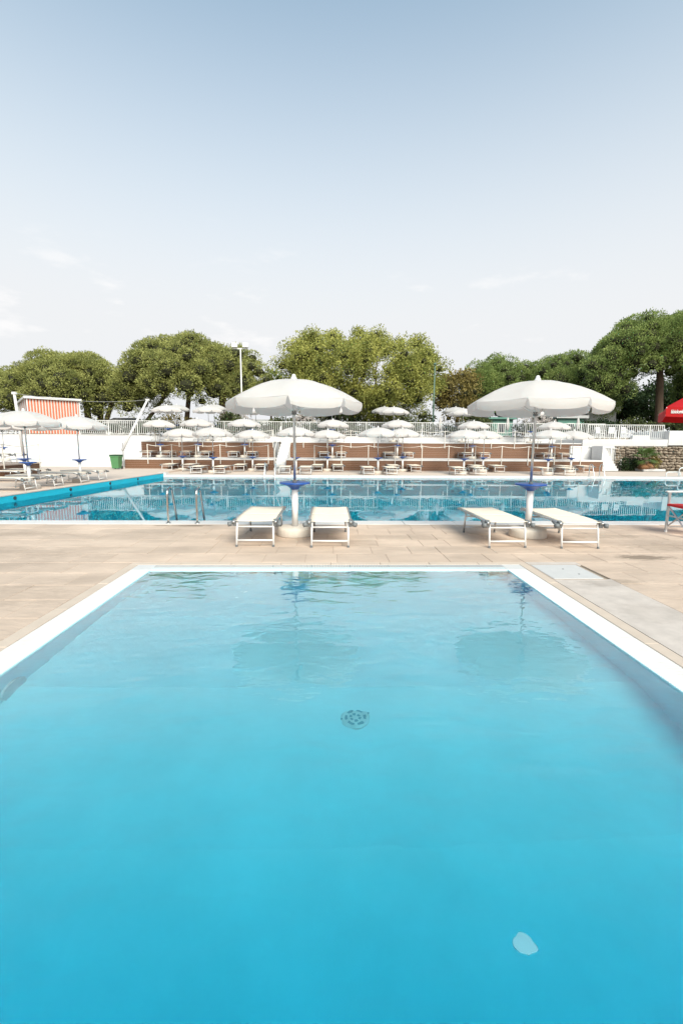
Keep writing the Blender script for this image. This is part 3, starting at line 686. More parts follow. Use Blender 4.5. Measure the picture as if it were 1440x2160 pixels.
for (x, y, a, lb) in ((-9.62, 13.95, 1.57, 'cream sun lounger on the left deck along the blue pool wall, farthest from the bin'), (-9.56, 15.25, 1.62, 'cream sun lounger on the left deck, second from the far end of the blue wall'),
                   (-9.45, 16.7, 1.56, 'cream sun lounger on the left deck in front of the parasol nearest the bin'), (-9.42, 18.0, 1.52, 'cream sun lounger on the left deck behind the parasol nearest the bin'),
                   (-12.0, 17.35, 1.6, 'cream sun lounger on the left deck in front of the side terrace boards'), (-12.1, 18.7, 1.55, 'cream sun lounger on the left deck nearest the side terrace corner post')):
    L_g(x, y, lz, a, lb)
L_g(-14.15, 19.55, .66, 1.6, 'cream sun lounger on the side terrace by the middle rope post'); L_g(-14.2, 20.55, .66, 1.55, 'cream sun lounger on the side terrace nearest its corner')

# ------------------------------------------------------------------ pool ladders
def ladder(x0, x1, y, label, sgn=1, h=.67, m='steel', z=0., inner=.55):
    t = thing('pool_ladder', label, 'ladder', ((x0+x1)/2, y, z)); d = (x1-x0)/2
    for s in (-1, 1):
        pa = [(s*d, 0, 0), (s*d, 0, h-.14)]
        for k in range(1, 7): q = PI/2*k/6; pa.append((s*d, sgn*(.12-.12*math.cos(q)), h-.14+.14*math.sin(q)))
        pa += [(s*d, sgn*.20, h-.01), (s*d, sgn*.27, h-.06), (s*d, sgn*.50, -.05), (s*d, sgn*inner, -.25), (s*d, sgn*inner, -1.2)]
        MB().tube(pa, .021, 12).build('handrail', Mt[m], t, True)
        MB().lathe([(.05, .004), (.05, .012), (.03, .022)], 16, (s*d, 0, 0)).build('flange', Mt[m], t, True)
    for k in range(3): MB().box((0, sgn*inner, -.35-.28*k), (2*d, .07, .025)).build('rung', Mt[m], t)
ladder(-3.08, -2.53, 8.66, 'stainless steel pool ladder at the near edge of the main pool', 1)
ladder(wx(559, 22.8), wx(581, 22.8), 22.84, 'grey pool ladder at the far edge below the concrete stair', -1, .62, 'alu')
ladder(wx(1247, 22.8), wx(1269, 22.8), 22.84, 'grey pool ladder at the far edge before the stepped stair', -1, .62, 'alu')
gx = wx(1409, 22.9)
gr = thing('grab_rail', 'pair of bent white tube rails on the far pool edge by the rubble wall', 'rail', (gx, 22.86, 0))
def loop(x, wdt, h, y):
    pa = [(x, y, 0), (x, y, h-.12)] + [(x+.12-.12*math.cos(PI/2*k/5), y, h-.12+.12*math.sin(PI/2*k/5)) for k in range(1, 6)]
    pa += [(x+wdt-.12+.12*math.sin(PI/2*k/5), y, h-.12+.12*math.cos(PI/2*k/5)) for k in range(0, 6)] + [(x+wdt, y, 0)]
    MB().tube(pa, .026, 10).build('tube_rail', Mt['white'], gr, True)
loop(0, .74, .24, 0); loop(.58, 1.2, .46, -.10)

# ------------------------------------------------------------------ red chair and red parasol on the right
ch = thing('director_chair', 'silver framed folding chair with red seat at the paving edge', 'chair', (6.17, 7.55, 0), -1.66)
for sx in (-.26, .26):
    for sy in (-.21, .21):
        l = MB().box((sx, sy, .365), (.034, .034, .70)).build('leg', Mt['alu'], ch)
        MB().lathe([(.022, 0), (.024, .03), (.018, .04)], 10, (sx, sy, 0)).build('foot', Mt['colw'], l)
    MB().box((sx, 0, .728), (.055, .54, .024)).build('armrest', Mt['colw'], ch)
    MB().box((sx, 0, .10), (.02, .42, .025)).build('side_bar', Mt['alu'], ch)
for sy in (-.2, .2):
    for s in (-1, 1): MB().tube([(-s*.25, sy+s*.012, .12), (s*.25, sy+s*.012, .47)], .012, 8).build('brace', Mt['alu'], ch)
    MB().box((0, sy, .30), (.50, .018, .025)).build('cross_bar', Mt['alu'], ch)
MB().bev((-.25, -.24, .475), (.25, .24, .515), .015).build('seat', Mt['redc'], ch)
for s in (-1, 1): MB().box((s*.26, .225, .86), (.03, .03, .26)).build('back_post', Mt['alu'], ch)
MB().bev((-.25, .215, .78), (.25, .235, .97), .005).build('backrest', Mt['redc'], ch)

P0 = Vector((6.03, 8.2, 2.215)); ang = math.radians(33); ex = Vector((math.cos(ang), -math.sin(ang), 0)); ey = Vector((math.sin(ang), math.cos(ang), 0)); S = 2.2
cen = P0 + ex*S/2 + ey*S/2
rp = thing('red_parasol', 'red square parasol with white lettering on its valance', 'parasol', (cen.x, cen.y, 0))
o_ = Vector((cen.x, cen.y, 0)); cs = [P0, P0+ex*S, P0+ex*S+ey*S, P0+ey*S]; apex = Vector((cen.x, cen.y, 2.95))
cmb = MB(); n = 5
for k in range(4):
    a, b_ = cs[k], cs[(k+1) % 4]
    for i in range(n):
        for j in range(6):
            def q(u, v): p = a.lerp(b_, u); r = p.lerp(apex, v); r = r + Vector((0, 0, -.05*math.sin(PI*u)*(1-v))); return r-o_
            cmb.add([q(j/6, i/n), q((j+1)/6, i/n), q((j+1)/6, (i+1)/n), q(j/6, (i+1)/n)], [(0,1,2,3)])
cn_ = link('canopy', weld(cmb.mesh('canopy', Mt['red'], True)), rp)
for k in range(4):
    a, b_ = cs[k]-o_, cs[(k+1) % 4]-o_; v = MB()
    for j in range(8):
        u0, u1 = j/8, (j+1)/8; dp = lambda u: Vector((0, 0, -.05*math.sin(PI*u)))
        v.add([a.lerp(b_, u0)+dp(u0), a.lerp(b_, u0)+dp(u0)*1+Vector((0,0,-.17)), a.lerp(b_, u1)+dp(u1)+Vector((0,0,-.17)), a.lerp(b_, u1)+dp(u1)], [(0,1,2,3)])
    link('valance', weld(v.mesh('valance', Mt['red'])), cn_)
    MB().tube([(0, 0, 2.9), tuple(cs[k]-o_+Vector((0, 0, -.02)))], .01, 6).build('rib', Mt['alu'], rp)
MB().lathe([(.024, 0.05), (.024, 2.97)], 12).build('pole', Mt['alu'], rp)
MB().lathe([(.28, 0), (.28, .07), (.05, .1)], 24).build('base', Mt['conc'], rp)
fc = bpy.data.curves.new('lettering', 'FONT'); fc.body = 'fabiologgio'; fc.size = .088; fc.extrude = .0008; fc.offset = .0025; fc.space_character = .92
fo = bpy.data.objects.new('tmp', fc); COL.objects.link(fo); dg = bpy.context.evaluated_depsgraph_get()
lm = bpy.data.meshes.new_from_object(fo.evaluated_get(dg)); bpy.data.objects.remove(fo); lm.materials.clear(); lm.materials.append(Mt['letter']); lm.name = 'lettering'
lo = link('lettering', lm, cn_); nrm = -ey; R3 = Matrix((ex, Vector((0,0,1)), nrm)).transposed().to_4x4()
R3 = R3 @ Matrix.Rotation(-.03, 4, 'Z') @ Matrix.Diagonal((.56, 1, 1, 1)); R3.translation = (P0 - o_) + ex*.075 + nrm*.006 + Vector((0, 0, -.115)); lo.matrix_local = R3

# ------------------------------------------------------------------ green wheeled bin
bn = thing('wheeled_bin', 'green wheeled rubbish bin in front of the white wall', 'bin', (-12.1, 26.3, lz)); bn.scale = (.8, .8, .86)
m = MB(); w0, w1, d0, d1 = .23, .29, .26, .34
m.add([(-w0,-d0,.06), (w0,-d0,.06), (w0,d0,.06), (-w0,d0,.06), (-w1,-d1,.88), (w1,-d1,.88), (w1,d1,.88), (-w1,d1,.88)], [(3,2,1,0), (0,1,5,4), (1,2,6,5), (2,3,7,6), (3,0,4,7), (4,5,6,7)]).build('body', Mt['bin'], bn)
MB().bev((-w1-.02, -d1-.02, .80), (w1+.02, d1+.02, .885), .01).build('rim', Mt['bin'], bn)
ld = MB().bev((-w1-.03, -d1-.05, .888), (w1+.03, d1+.03, .96), .03).build('lid', Mt['bind'], bn); MB().tube([(-.2, d1+.08, .93), (.2, d1+.08, .93)], .018, 8).build('handle', Mt['bind'], ld)
for s in (-1, 1): MB().tube([(s*.22, .28, .1), (s*.27, .28, .1)], .1, 16).build('wheel', Mt['dark'], bn)
MB().box((-.30, 0, .68), (.05, .2, .35)).build('side_grip', Mt['bin'], bn)

# ------------------------------------------------------------------ leaning poles with a wire
pA, pB = world_at(30, 829, 24.0), world_at(49, 950, 24.6)
lp = thing('leaning_pole', 'leaning white pole behind the parasols of the left deck', 'pole', (pB.x, pB.y, lz))
MB().tube([(0, 0, pB.z-lz-.3), tuple(pA-Vector((pB.x, pB.y, lz)))], [.075, .06], 10).build('pole', Mt['colw'], lp, True); MB().tube([(.03, 0, 0), (.03, 0, pB.z-lz)], .035, 8).build('ground_post', Mt['alu'], lp)
MB().box(tuple(pA-Vector((pB.x, pB.y, lz))), (.2, .12, .12)).build('head', Mt['colw'], lp)
qA, qB = world_at(311, 843, 29.0), world_at(259, 946, 28.2)
lq = thing('leaning_pole', 'leaning white pole above the green bin', 'pole', (qB.x, qB.y, 0))
MB().tube([(-.06, 0, qB.z-.15), tuple(qA-Vector((qB.x, qB.y, 0)))], [.085, .06], 10).build('pole', Mt['colw'], lq, True); MB().tube([(0, 0, 0), (0, 0, qB.z+.35)], .035, 8).build('ground_post', Mt['alu'], lq)
MB().box(tuple(qA-Vector((qB.x, qB.y, 0))), (.2, .12, .1)).build('head', Mt['colw'], lq)
wv = [(pA.lerp(qA, k/16) + Vector((0, 0, -.25*4*(k/16)*(1-k/16)))) for k in range(17)]
wr_ = tag(MB().tube([tuple(p-pA) for p in wv], .012, 5).build('overhead_wire', Mt['cable'], None, False, tuple(pA)), 'thin wire strung between the two leaning poles', 'wire')

# ------------------------------------------------------------------ striped kiosk on the high ground
A = world_at(60, 900, 35.2); B = world_at(171, 900, 37.4); D = world_at(44, 900, 40.4)
zt = wz(840, 35.2, 60); A.z = B.z = D.z = UPZ
kx = (B-A).normalized(); ky = (D-A).normalized(); kl, kd = (B-A).length, (D-A).length; A3 = A.copy()
ks = thing('striped_kiosk', 'kiosk hung with orange and white striped canvas under a flat white roof', 'kiosk', tuple(A))
H_ = zt-UPZ
def stripes(p, d, L, n):
    for i in range(2*n):
        a, c = L*i/(2*n), L*(i+1)/(2*n); mb = MB(); nrm_ = Vector((d.y, -d.x, 0)); ns = 4
        for s in range(ns):
            u0, u1 = a+(c-a)*s/ns, a+(c-a)*(s+1)/ns; wv_ = lambda u: nrm_*(.03*math.sin(u*2*PI/(L/n)*1.0+.6))
            zb_ = .05
            mb.add([p+d*u0+wv_(u0)+Vector((0,0,zb_)), p+d*u1+wv_(u1)+Vector((0,0,zb_)), p+d*u1+wv_(u1)+Vector((0,0,H_-.02)), p+d*u0+wv_(u0)+Vector((0,0,H_-.02))], [(0,1,2,3)])
        mb.build('canvas_stripe', Mt['orange' if i % 2 else 'cream'], ks)
stripes(Vector((0,0,0)), kx, kl, 18); stripes(ky*kd, -ky, kd, 4)
Rk = Matrix((kx, ky, Vector((0,0,1)))).transposed()
def kbox(x0, y0, z0_, x1, y1, z1_, nm, m_):
    vs = [kx*x + ky*y + Vector((0,0,z)) for x in (x0, x1) for y in (y0, y1) for z in (z0_, z1_)]
    MB().add(vs, [(0,1,3,2), (4,6,7,5), (0,4,5,1), (2,3,7,6), (0,2,6,4), (1,5,7,3)]).build(nm, m_, ks)
kbox(-.15, -.2, H_, kl+.15, kd+.15, H_+.17, 'roof', Mt['white'])
for x, y in ((.0, -.06), (kl-.06, -.06), (-.06, kd-.1)): kbox(x, y, 0, x+.08, y+.08, H_-.003, 'post', Mt['white'])
kbox(.06, .08, .01, kl, kd, H_-.05, 'inner_wall', Mt['cream'])

# railing on the left goes only beside the kiosk
# ------------------------------------------------------------------ floodlight, slim pole
F = world_at(507, 735, 42); fl_ = thing('floodlight_mast', 'tall white mast with two floodlight heads among the pines', 'lamp', (F.x, F.y, UPZ))
MB().tube([(0,0,0), (0,0,F.z-UPZ)], [.085, .055], 12).build('mast', Mt['colw'], fl_, True); MB().box((0, 0, F.z-UPZ), (1.35, .08, .08)).build('cross_arm', Mt['colw'], fl_)
for s in (-1, 1):
    h = MB().box((s*.48, -.12, F.z-UPZ+.26), (.5, .14, .38), Matrix.Rotation(-.25, 3, 'X')).build('lamp_head', Mt['white'], fl_); MB().box((s*.48, -.02, F.z-UPZ+.07), (.08, .06, .1)).build('bracket', Mt['alu'], h)
G = world_at(917, 770, 41); sp_ = thing('lamp_post', 'slim green lamp post in front of the broad leafy tree', 'lamp', (G.x, G.y, UPZ))
MB().tube([(0,0,0), (0,0,G.z-UPZ)], [.085, .05], 10).build('post', Mt['greenpole'], sp_, True); MB().lathe([(.05, 0), (.16, .05), (.16, .1), (.04, .2)], 12, (0, 0, G.z-UPZ)).build('lantern', Mt['greenpole'], sp_)

# ------------------------------------------------------------------ closed parasols and plastic chairs behind the railing
def closed(px, pt, Y, label):
    X = wx(px, Y); t = thing('closed_parasol', label, 'parasol', (X, Y, UPZ)); top = wz(pt, Y, px)-UPZ
    MB().lathe([(.05, .5), (.13, .6), (.16, top*.55), (.10, top*.8), (.03, top)], 10).build('folded_canopy', Mt['canvas'], t, True); MB().lathe([(.03, 0), (.03, .6)], 8).build('pole', Mt['alu'], t)
    MB().lathe([(.25, 0), (.25, .1), (.05, .12)], 14).build('base', Mt['conc'], t)
closed(926, 878, 35.2, 'folded white parasol beside the slim green lamp post'); closed(1067, 879, 35.2, 'folded white parasol in front of the green kiosk'); closed(1214, 879, 35.6, 'folded white parasol in front of the white house')
def chair_w(px, Y, z, rz, label):
    t = thing('plastic_chair', label, 'chair', (wx(px, Y), Y, z), rz, 'plastic chairs behind the walkway railing')
    for sx in (-.2, .2):
        for sy in (-.2, .2): MB().tube([(sx*1.1, sy*1.1, 0), (sx, sy, .42)], .02, 6).build('leg', Mt['white'], t)
        MB().box((sx*1.15, 0, .64), (.05, .42, .03)).build('armrest', Mt['white'], t)
    MB().box((0, 0, .43), (.44, .44, .03)).build('seat', Mt['white'], t); MB().box((0, .22, .66), (.44, .03, .44), Matrix.Rotation(-.15, 3, 'X')).build('backrest', Mt['white'], t)
for px, rz, lb in ((1262, .4, 'nearest the stepped stair'), (1288, -.3, 'second from the stepped stair'), (1316, .2, 'beside the low kerb block'), (1392, .9, 'beside the white end block')): chair_w(px, 32.2, 2.002, rz, 'white plastic chair behind the walkway railing, '+lb)

# ------------------------------------------------------------------ small buildings beyond the railing
def house(px0, px1, pyt, pye, Y, label, wm, rm, gable=True, depth=5, name='small_house'):
    x0, x1 = wx(px0, Y), wx(px1, Y); zr, ze = wz(pyt, Y, px0), wz(pye, Y, px0); t = thing(name, label, 'building', ((x0+x1)/2, Y, UPZ)); hw = (x1-x0)/2; e = ze-UPZ; r = zr-UPZ
    MB().bbox((-hw, 0, 0), (hw, depth, e)).build('wall', wm, t)
    o = .3
    if gable: MB().add([(-hw-o,-o,e), (hw+o,-o,e), (hw+o,depth+o,e), (-hw-o,depth+o,e), (-hw-o,depth/2,r), (hw+o,depth/2,r)], [(0,1,5,4), (3,4,5,2), (0,4,3), (1,2,5), (0,3,2,1)]).build('roof', rm, t)
    else: MB().bbox((-hw-o, -o, e+.002), (hw+o, depth+o, r)).build('roof', rm, t)
    k = max(1, int((x1-x0)/1.6))
    for i in range(k):
        x = -hw + (i+.5)*(2*hw)/k
        wnd = MB().box((x, -.02, e*.55), (.7, .06, .9)).build('window', Mt['white'], t); MB().box((x, -.06, e*.55), (.56, .03, .76)).build('pane', Mt['glass'], wnd)
house(226, 268, 878, 893, 46, 'small white house with pale grey roof under the left pines', Mt['wall'], Mt['roof'])
house(534, 590, 882, 897, 44, 'pale grey roofed shelter between the left pines and the leafy tree', Mt['wall'], Mt['roof'], True, 4, 'shelter')
house(1030, 1078, 880, 884, 43, 'dark green flat roofed kiosk behind the railing', Mt['teal'], Mt['teal'], False, 4, 'kiosk')
house(1172, 1226, 876, 882, 45, 'green walled low hut beside the white house', Mt['teal'], Mt['roof'], False, 4, 'hut')
house(1232, 1292, 858, 866, 50, 'bright white flat roofed house behind the walkway railing', Mt['wall'], Mt['white'], False, 6, 'small_house')

# ------------------------------------------------------------------ trees
def quads_mesh(name, c, d, wv, L, W, m):              # c centres, d long axis, wv width axis (unit), leaf shaped quads (kite)
    n = len(c); a = c; b = c + d*(L*.55)[:, None] + wv*(W*.5)[:, None]; e = c + d*L[:, None]; f2 = c + d*(L*.55)[:, None] - wv*(W*.5)[:, None]
    v = np.stack([a, b, e, f2], 1).reshape(-1, 3).astype(np.float32)
    me = bpy.data.meshes.new(name); me.vertices.add(4*n); me.vertices.foreach_set('co', v.ravel()); me.loops.add(4*n); me.loops.foreach_set('vertex_index', np.arange(4*n, dtype=np.int32))
    me.polygons.add(n); me.polygons.foreach_set('loop_start', np.arange(0, 4*n, 4, dtype=np.int32)); me.polygons.foreach_set('loop_total', np.full(n, 4, dtype=np.int32))
    me.materials.append(m); me.update(calc_edges=True); return me
def unit(v): return v/np.maximum(np.linalg.norm(v, axis=1, keepdims=True), 1e-9)
def tufts(cents, radii, per, L, W, out_bias, shell=(.8, 1.05), flat=.8):
    cc = []; dd = []
    for c, r in zip(cents, radii):
        k = int(per*(r**2)); dirs = unit(RNG.normal(size=(k, 3))); dirs[:, 2] = np.where((dirs[:, 2] < -.3) & (RNG.random(k) < .35), -dirs[:, 2], dirs[:, 2])
        rad = r*RNG.uniform(shell[0], shell[1], k)*(1+.12*np.sin(5*dirs[:, 0]+c[0]*3)*np.cos(5*dirs[:, 1]+c[2]*2))
        p = dirs*rad[:, None]; p[:, 2] *= flat; cc.append(p+c); dd.append(unit(dirs*out_bias + RNG.normal(size=(k, 3))*(1-out_bias) + np.array([0, 0, .25])))
    c = np.concatenate(cc); d = np.concatenate(dd); k = RNG.random(len(c)) < .025; c[k] += d[k]*RNG.uniform(.1, .3, (k.sum(), 1)); w_ = unit(np.cross(d, RNG.normal(size=c.shape)))
    n = len(c); return c, d, w_, L*RNG.uniform(.6, 1.3, n), W*RNG.uniform(.7, 1.3, n)
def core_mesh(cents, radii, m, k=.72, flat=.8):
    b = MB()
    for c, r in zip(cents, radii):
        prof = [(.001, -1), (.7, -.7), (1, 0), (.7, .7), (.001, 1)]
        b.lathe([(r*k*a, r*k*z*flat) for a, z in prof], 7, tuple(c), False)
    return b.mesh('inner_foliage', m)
def tree(name, label, pxc, hw, pyt, pyb, Y, kind, trunks, group=None, dy=.8, nb=120, rr=(.7, 1.55), per=560, zb=UPZ, leaf='pine', flatbottom=.35, leafL=.20, leafW=.075, extra=(), cat='tree'):
    X = wx(pxc, Y); zt_ = wz(pyt, Y, pxc)-zb; zl = wz(pyb, Y, pxc)-zb; a = hw*Y/960; t = thing(name, label, cat, (X, Y, zb), 0, group)
    cents = []; radii = []
    if kind == 'pine':
        hgt = zt_-zl; tries = 0; ph = [random.uniform(0, 6.3) for _ in range(6)]
        while len(cents) < nb:
            q, rad = random.uniform(0, 2*PI), math.sqrt(random.random())
            r = random.uniform(*rr); x = rad*math.cos(q); y = rad*math.sin(q)
            lob = 1 + .10*math.sin(3*q+ph[0]) + .08*math.sin(5*q+ph[1]); x *= lob; y *= lob
            dome = math.sqrt(max(0, 1-rad**2.4)); top = zl + hgt*(.30 + .70*dome)*(1 + .07*math.sin(5*x+ph[2])*math.cos(4*y+ph[3]) + .05*math.sin(9*x+ph[4]))
            bot = zl + hgt*(flatbottom*(1-rad) - .02 + .12*rad)
            z_ = top - r*.8 if random.random() < .74 else random.uniform(bot, max(bot+.1, top-r))
            if y > .55 and z_ < top-2.2: continue
            p_ = (x*(a-r*.7), y*(a-r*.7)*dy, z_); tries += 1
            if tries < 4000 and any((p_[0]-c_[0])**2 + (p_[1]-c_[1])**2 + (p_[2]-c_[2])**2 < (.70*(r+q_))**2 for c_, q_ in zip(cents, radii)): continue
            cents.append(p_); radii.append(r)
    else:
        h = (zt_-zl)/2; zc = (zt_+zl)/2
        while len(cents) < nb:
            d = unit(RNG.normal(size=(1, 3)))[0]
            if d[1] > .75: continue
            s = random.uniform(.72, 1.0) if random.random() < .8 else random.uniform(.3, .7); r = random.uniform(*rr)
            sq = (abs(d[0])**3 + abs(d[2])**3)**(1/3)/max(1e-6, math.hypot(d[0], d[2])); lump = (1 + .05*math.sin(5*math.atan2(d[0], d[2])+.8) + .05*math.sin(9*math.atan2(d[0], d[2])))/max(.8, sq)
            cents.append((d[0]*s*(a-r*.5)*lump, d[1]*s*a*dy, zc + d[2]*s*(h-r*.5)*lump)); radii.append(r)
    for (ex_, ey_, er) in extra:
        p = world_at(ex_, ey_, Y-1.5); cents.append((p.x-X, -1.5, p.z-zb)); radii.append(er)
    cents = np.array(cents); radii = np.array(radii)
    sh = (.82, 1.08) if kind == 'pine' else (.45, 1.25)
    c, d, w_, L, W = tufts(cents, radii, per, leafL, leafW, .62 if kind == 'pine' else .35, sh)
    crown = link('crown', quads_mesh('crown', c, d, w_, L, W, Mt[leaf]), t)
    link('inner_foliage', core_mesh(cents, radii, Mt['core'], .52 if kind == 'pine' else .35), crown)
    for (tx, lean, tr, fork) in trunks:
        x0 = wx(tx, Y-.5)-X; x1 = x0+lean; tk = MB(); zf = fork
        tk.tube([(x0, -.5, -.1), (x0+lean*.2, -.5, zf*.35), (x0+lean*.7, -.4, zf*.75), (x1, -.3, zf)], [tr*1.15, tr, tr*.85, tr*.72], 9)
        o = tk.build('trunk', Mt['bark'], t, True)
        near_ = sorted(range(len(cents)), key=lambda i: (cents[i][0]-x1)**2 + cents[i][1]**2*1.5 + random.uniform(0, 14))[:9]
        for i in near_:
            e = Vector(cents[i]); s = Vector((x0+lean*.85, -.35, zf*random.uniform(.72, 1))); mid = s.lerp(e, .5) + Vector((random.uniform(-.3, .3), random.uniform(-.3, .3), random.uniform(-.5, .1)))
            MB().tube([tuple(s), tuple(mid), tuple(e)], [tr*.38, tr*.25, tr*.1], 6).build('limb', Mt['bark'], o, True)
    return t
tree('umbrella_pine', 'low umbrella pine at the edge beyond the striped kiosk and slanting pole', -12, 75, 767, 868, 50, 'pine', [(-20, .3, .3, 3.6)], nb=60)
tree('umbrella_pine', 'olive umbrella pine with thin trunks rising behind the striped kiosk', 162, 118, 745, 855, 48, 'pine', [(192, -.2, .34, 4.2), (214, .3, .3, 4.0), (224, 1.6, .24, 5.5)], nb=130, extra=((205, 868, 1.1), (190, 852, 1.0)))
tree('umbrella_pine', 'broad olive umbrella pine behind the floodlight mast', 412, 148, 712, 852, 47, 'pine', [(476, -.3, .42, 6.0), (395, .5, .25, 5.5), (300, 2.6, .2, 4.2)], nb=190, extra=((262, 815, 1.3), (275, 840, 1.1), (250, 832, 1.0), (345, 862, .9), (300, 850, 1.2), (285, 805, 1.3), (248, 815, 1.0), (270, 860, 1.0)))
tree('broadleaf_tree', 'broad yellow-green leafy tree in the middle behind the railing', 762, 170, 690, 905, 46, 'leafy', [(740, .4, .4, 6), (800, -.5, .3, 5)], nb=240, rr=(.6, 1.35), per=540, leaf='leafy', leafL=.18, leafW=.105)
tree('broadleaf_tree', 'small sparse green tree filling the gap beside the leafy tree', 575, 30, 775, 880, 50, 'leafy', [(572, .1, .12, 4)], nb=24, rr=(.5, .8), per=120, leaf='pineg', leafL=.26, leafW=.15)
tree('broadleaf_tree', 'ochre green tree between the leafy tree and the right pines', 962, 52, 782, 895, 50, 'leafy', [(960, .2, .2, 4)], nb=44, rr=(.7, 1.1), per=190, leaf='twig', leafL=.3, leafW=.14)
tree('umbrella_pine', 'smaller green pine between the ochre tree and the right pines', 1004, 50, 772, 885, 52, 'pine', [(1004, .2, .2, 4)], nb=40, leaf='pineg')
tree('umbrella_pine', 'green umbrella pine behind the parasol by the red chair', 1060, 95, 757, 885, 54, 'pine', [(1050, .3, .3, 5)], nb=90, leaf='pineg')
tree('umbrella_pine', 'dense green umbrella pine just left of the tall right pine', 1185, 105, 747, 880, 52, 'pine', [(1190, .3, .3, 5)], nb=110, leaf='pineg')
tree('umbrella_pine', 'tall umbrella pine with bare orange-brown trunk at the right', 1372, 136, 664, 800, 45, 'pine', [(1383, -.35, .36, 7.4)], nb=170, leaf='pineg', flatbottom=.45, extra=((1262, 800, 1.0), (1283, 812, 1.1), (1300, 795, 1.2), (1318, 822, 1.0), (1268, 780, 1.1), (1250, 770, 1.0), (1305, 775, 1.2)))
tree('umbrella_pine', 'dark pine partly cut off at the edge behind the red parasol', 1470, 60, 745, 850, 48, 'pine', [(1440, .2, .3, 6)], nb=50, leaf='pineg')
for k, (px, hw, top, bot, Y) in enumerate(((1300, 52, 800, 905, 56), (1390, 60, 795, 905, 57), (1225, 42, 815, 905, 57), (1470, 50, 800, 905, 55))):
    tree('evergreen_tree', ('dark dense evergreen tree low behind the bright white house', 'dark dense evergreen behind the bare pine trunk', 'dark dense evergreen behind the green walled hut', 'dark dense evergreen behind the red parasol')[k], px, hw, top, bot, Y, 'leafy', [(px, .1, .2, 3)], nb=46, rr=(.9, 1.4), per=130, leaf='darkleaf', leafL=.34, leafW=.2)
# shrubs just behind the railing
for (px, hw, top, Y, lf, lb) in ((372, 42, 872, 43, 'twig', 'ochre shrub under the broad olive pine'), (482, 28, 868, 41, 'shrub', 'round green shrub below the floodlight mast'), (508, 32, 862, 45, 'flower', 'pale blossoming shrub beside the floodlight mast'),
                           (642, 34, 868, 42, 'flower', 'pale blossoming shrub behind the railing under the leafy tree'), (600, 26, 878, 42, 'shrub', 'green shrub beside the grey roofed shelter'), (720, 46, 872, 43, 'darkleaf', 'dark green shrub below the leafy tree'),
                           (880, 50, 868, 43, 'shrub', 'wide green shrub by the slim green lamp post'), (1000, 34, 872, 42, 'shrub', 'green shrub between the ochre tree and the green kiosk'), (1130, 30, 874, 42, 'flower', 'pale blossoming shrub between kiosk and hut'),
                           (1260, 40, 884, 41, 'darkleaf', 'low dark hedge shrub in front of the white house'), (1340, 34, 882, 40, 'shrub', 'low green shrub before the bare pine trunk'), (1420, 36, 880, 36, 'shrub', 'leafy green shrub behind the white end block under the red parasol'),
                           (20, 40, 880, 44, 'shrub', 'green shrub left of the striped kiosk'), (330, 22, 882, 41, 'shrub', 'small green shrub near the leaning pole')):
    tree('shrub', lb, px, hw, top, 915, Y, 'leafy', [(px, .05, .06, .5)], nb=16, rr=(.35, .65), per=260, leaf=lf, leafL=.2, leafW=.11, cat='shrub')

# ------------------------------------------------------------------ palm in front of the rubble wall
pX, pY = wx(1366, 28.0), 28.15
pm = thing('fan_palm', 'shaggy young palm with dry orange skirt before the rubble wall', 'palm', (pX, pY, 0))
MB().tube([(0,0,0), (.03,0,.35), (.02,0,.85)], [.2, .17, .12], 10).build('trunk', Mt['bark'], pm, True)
def frond(az, el, L, m, z, droop, nm='frond', w_=.34):
    b = MB(); d = Vector((math.cos(az), math.sin(az), 0)); s = Vector((-d.y, d.x, 0))
    st = Vector((0, 0, z)); tip = st + d*(L*.45*math.cos(el)) + Vector((0, 0, L*.45*math.sin(el)))
    b.tube([tuple(st), tuple(st.lerp(tip, .5)+Vector((0,0,.03))), tuple(tip)], .012, 5)
    nl = 13; fwd = (tip-st).normalized(); upv = s.cross(fwd).normalized()
    for k in range(nl):
        q = (k/(nl-1)-.5)*2.5; dr_ = fwd*math.cos(q) + s*math.sin(q); l = L*.6*(1-.25*abs(q)/1.25); wd_ = .022
        per = dr_.cross(upv).normalized()*wd_; mid = tip + dr_*l*.6 + upv*.02; end = tip + dr_*l + Vector((0, 0, -droop*l))
        b.add([tuple(tip), tuple(mid+per), tuple(end), tuple(mid-per)], [(0,1,2,3)])
    b.build(nm, m, pm)
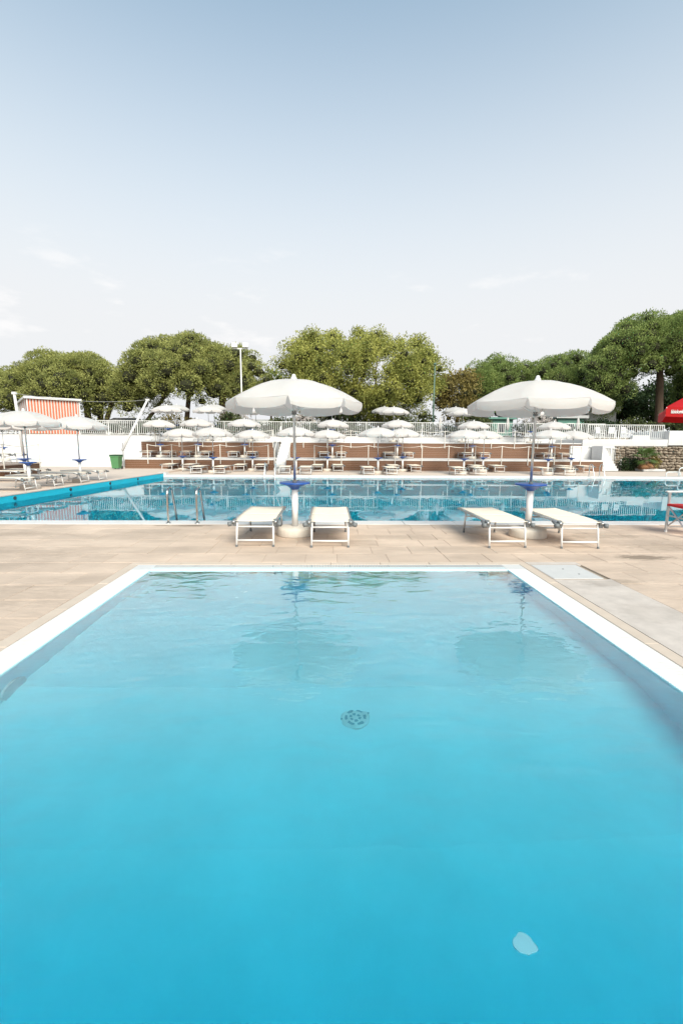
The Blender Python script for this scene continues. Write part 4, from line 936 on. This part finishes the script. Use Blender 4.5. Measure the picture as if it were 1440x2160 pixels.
for k in range(20): frond(k*2.4, random.uniform(.25, 1.35), random.uniform(.75, 1.05), Mt['palmg'], .8, random.uniform(.2, .5))
for k in range(8): frond(k*.9, random.uniform(-.1, .3), random.uniform(.6, .8), Mt['palmg'], .65, .6)
for k in range(18): frond(k*2.4+.5, random.uniform(-1.2, -.4), random.uniform(.5, .7), Mt['palmd'], .55+.2*random.random(), .5, 'dry_frond')
pl = thing('yellowing_shrub', 'small yellowing plant between the palm and the rubble stones', 'plant', (wx(1384, 28.3), 28.4, 0))
rr_ = np.array([[0, 0, .35], [.12, 0, .6], [-.1, 0, .75], [.05, -.05, .5]]); c, d, w_, L, W = tufts(rr_, np.array([.25, .25, .22, .25]), 1500, .14, .08, .4)
link('foliage', quads_mesh('foliage', c, d, w_, L, W, Mt['twig']), pl); MB().tube([(0,0,0), (0,0,.6)], .02, 6).build('stem', Mt['bark'], pl)
for (px, lb) in ((1322, 'dark leafy plant at the foot of the stair balustrade'), (1345, 'dark leafy plant left of the palm trunk')):
    pl = thing('leafy_plant', lb, 'plant', (wx(px, 28.6), 28.6, 0))
    cc_ = np.array([[random.uniform(-.2, .2), random.uniform(-.1, .1), random.uniform(.15, .6)] for _ in range(6)]); c, d, w_, L, W = tufts(cc_, np.full(6, .22), 1400, .14, .07, .4)
    link('foliage', quads_mesh('foliage', c, d, w_, L, W, Mt['darkleaf']), pl); MB().tube([(0,0,0), (0,0,.4)], .02, 6).build('stem', Mt['bark'], pl)

# hedge plants close behind the railing
for k in range(26):
    px = 200 + k*41 + random.uniform(-8, 8)
    if 1040 < px < 1080 or 585 < px < 600: continue
    side = (ORD+('thirteenth', 'fourteenth', 'fifteenth', 'sixteenth'))[abs(int((px-594)/41))]
    tree('hedge_shrub', 'dark clipped hedge shrub behind the railing, '+side+(' from the stair towards the bin' if px < 594 else ' from the stair towards the rubble wall'), px, 25, 893+random.uniform(-3, 4), 922, 36.0, 'leafy', [(px, .02, .04, .3)], 'hedge shrubs behind the railing', dy=.5, nb=8, rr=(.3, .45), per=420, leaf='darkleaf', leafL=.16, leafW=.09, cat='shrub')
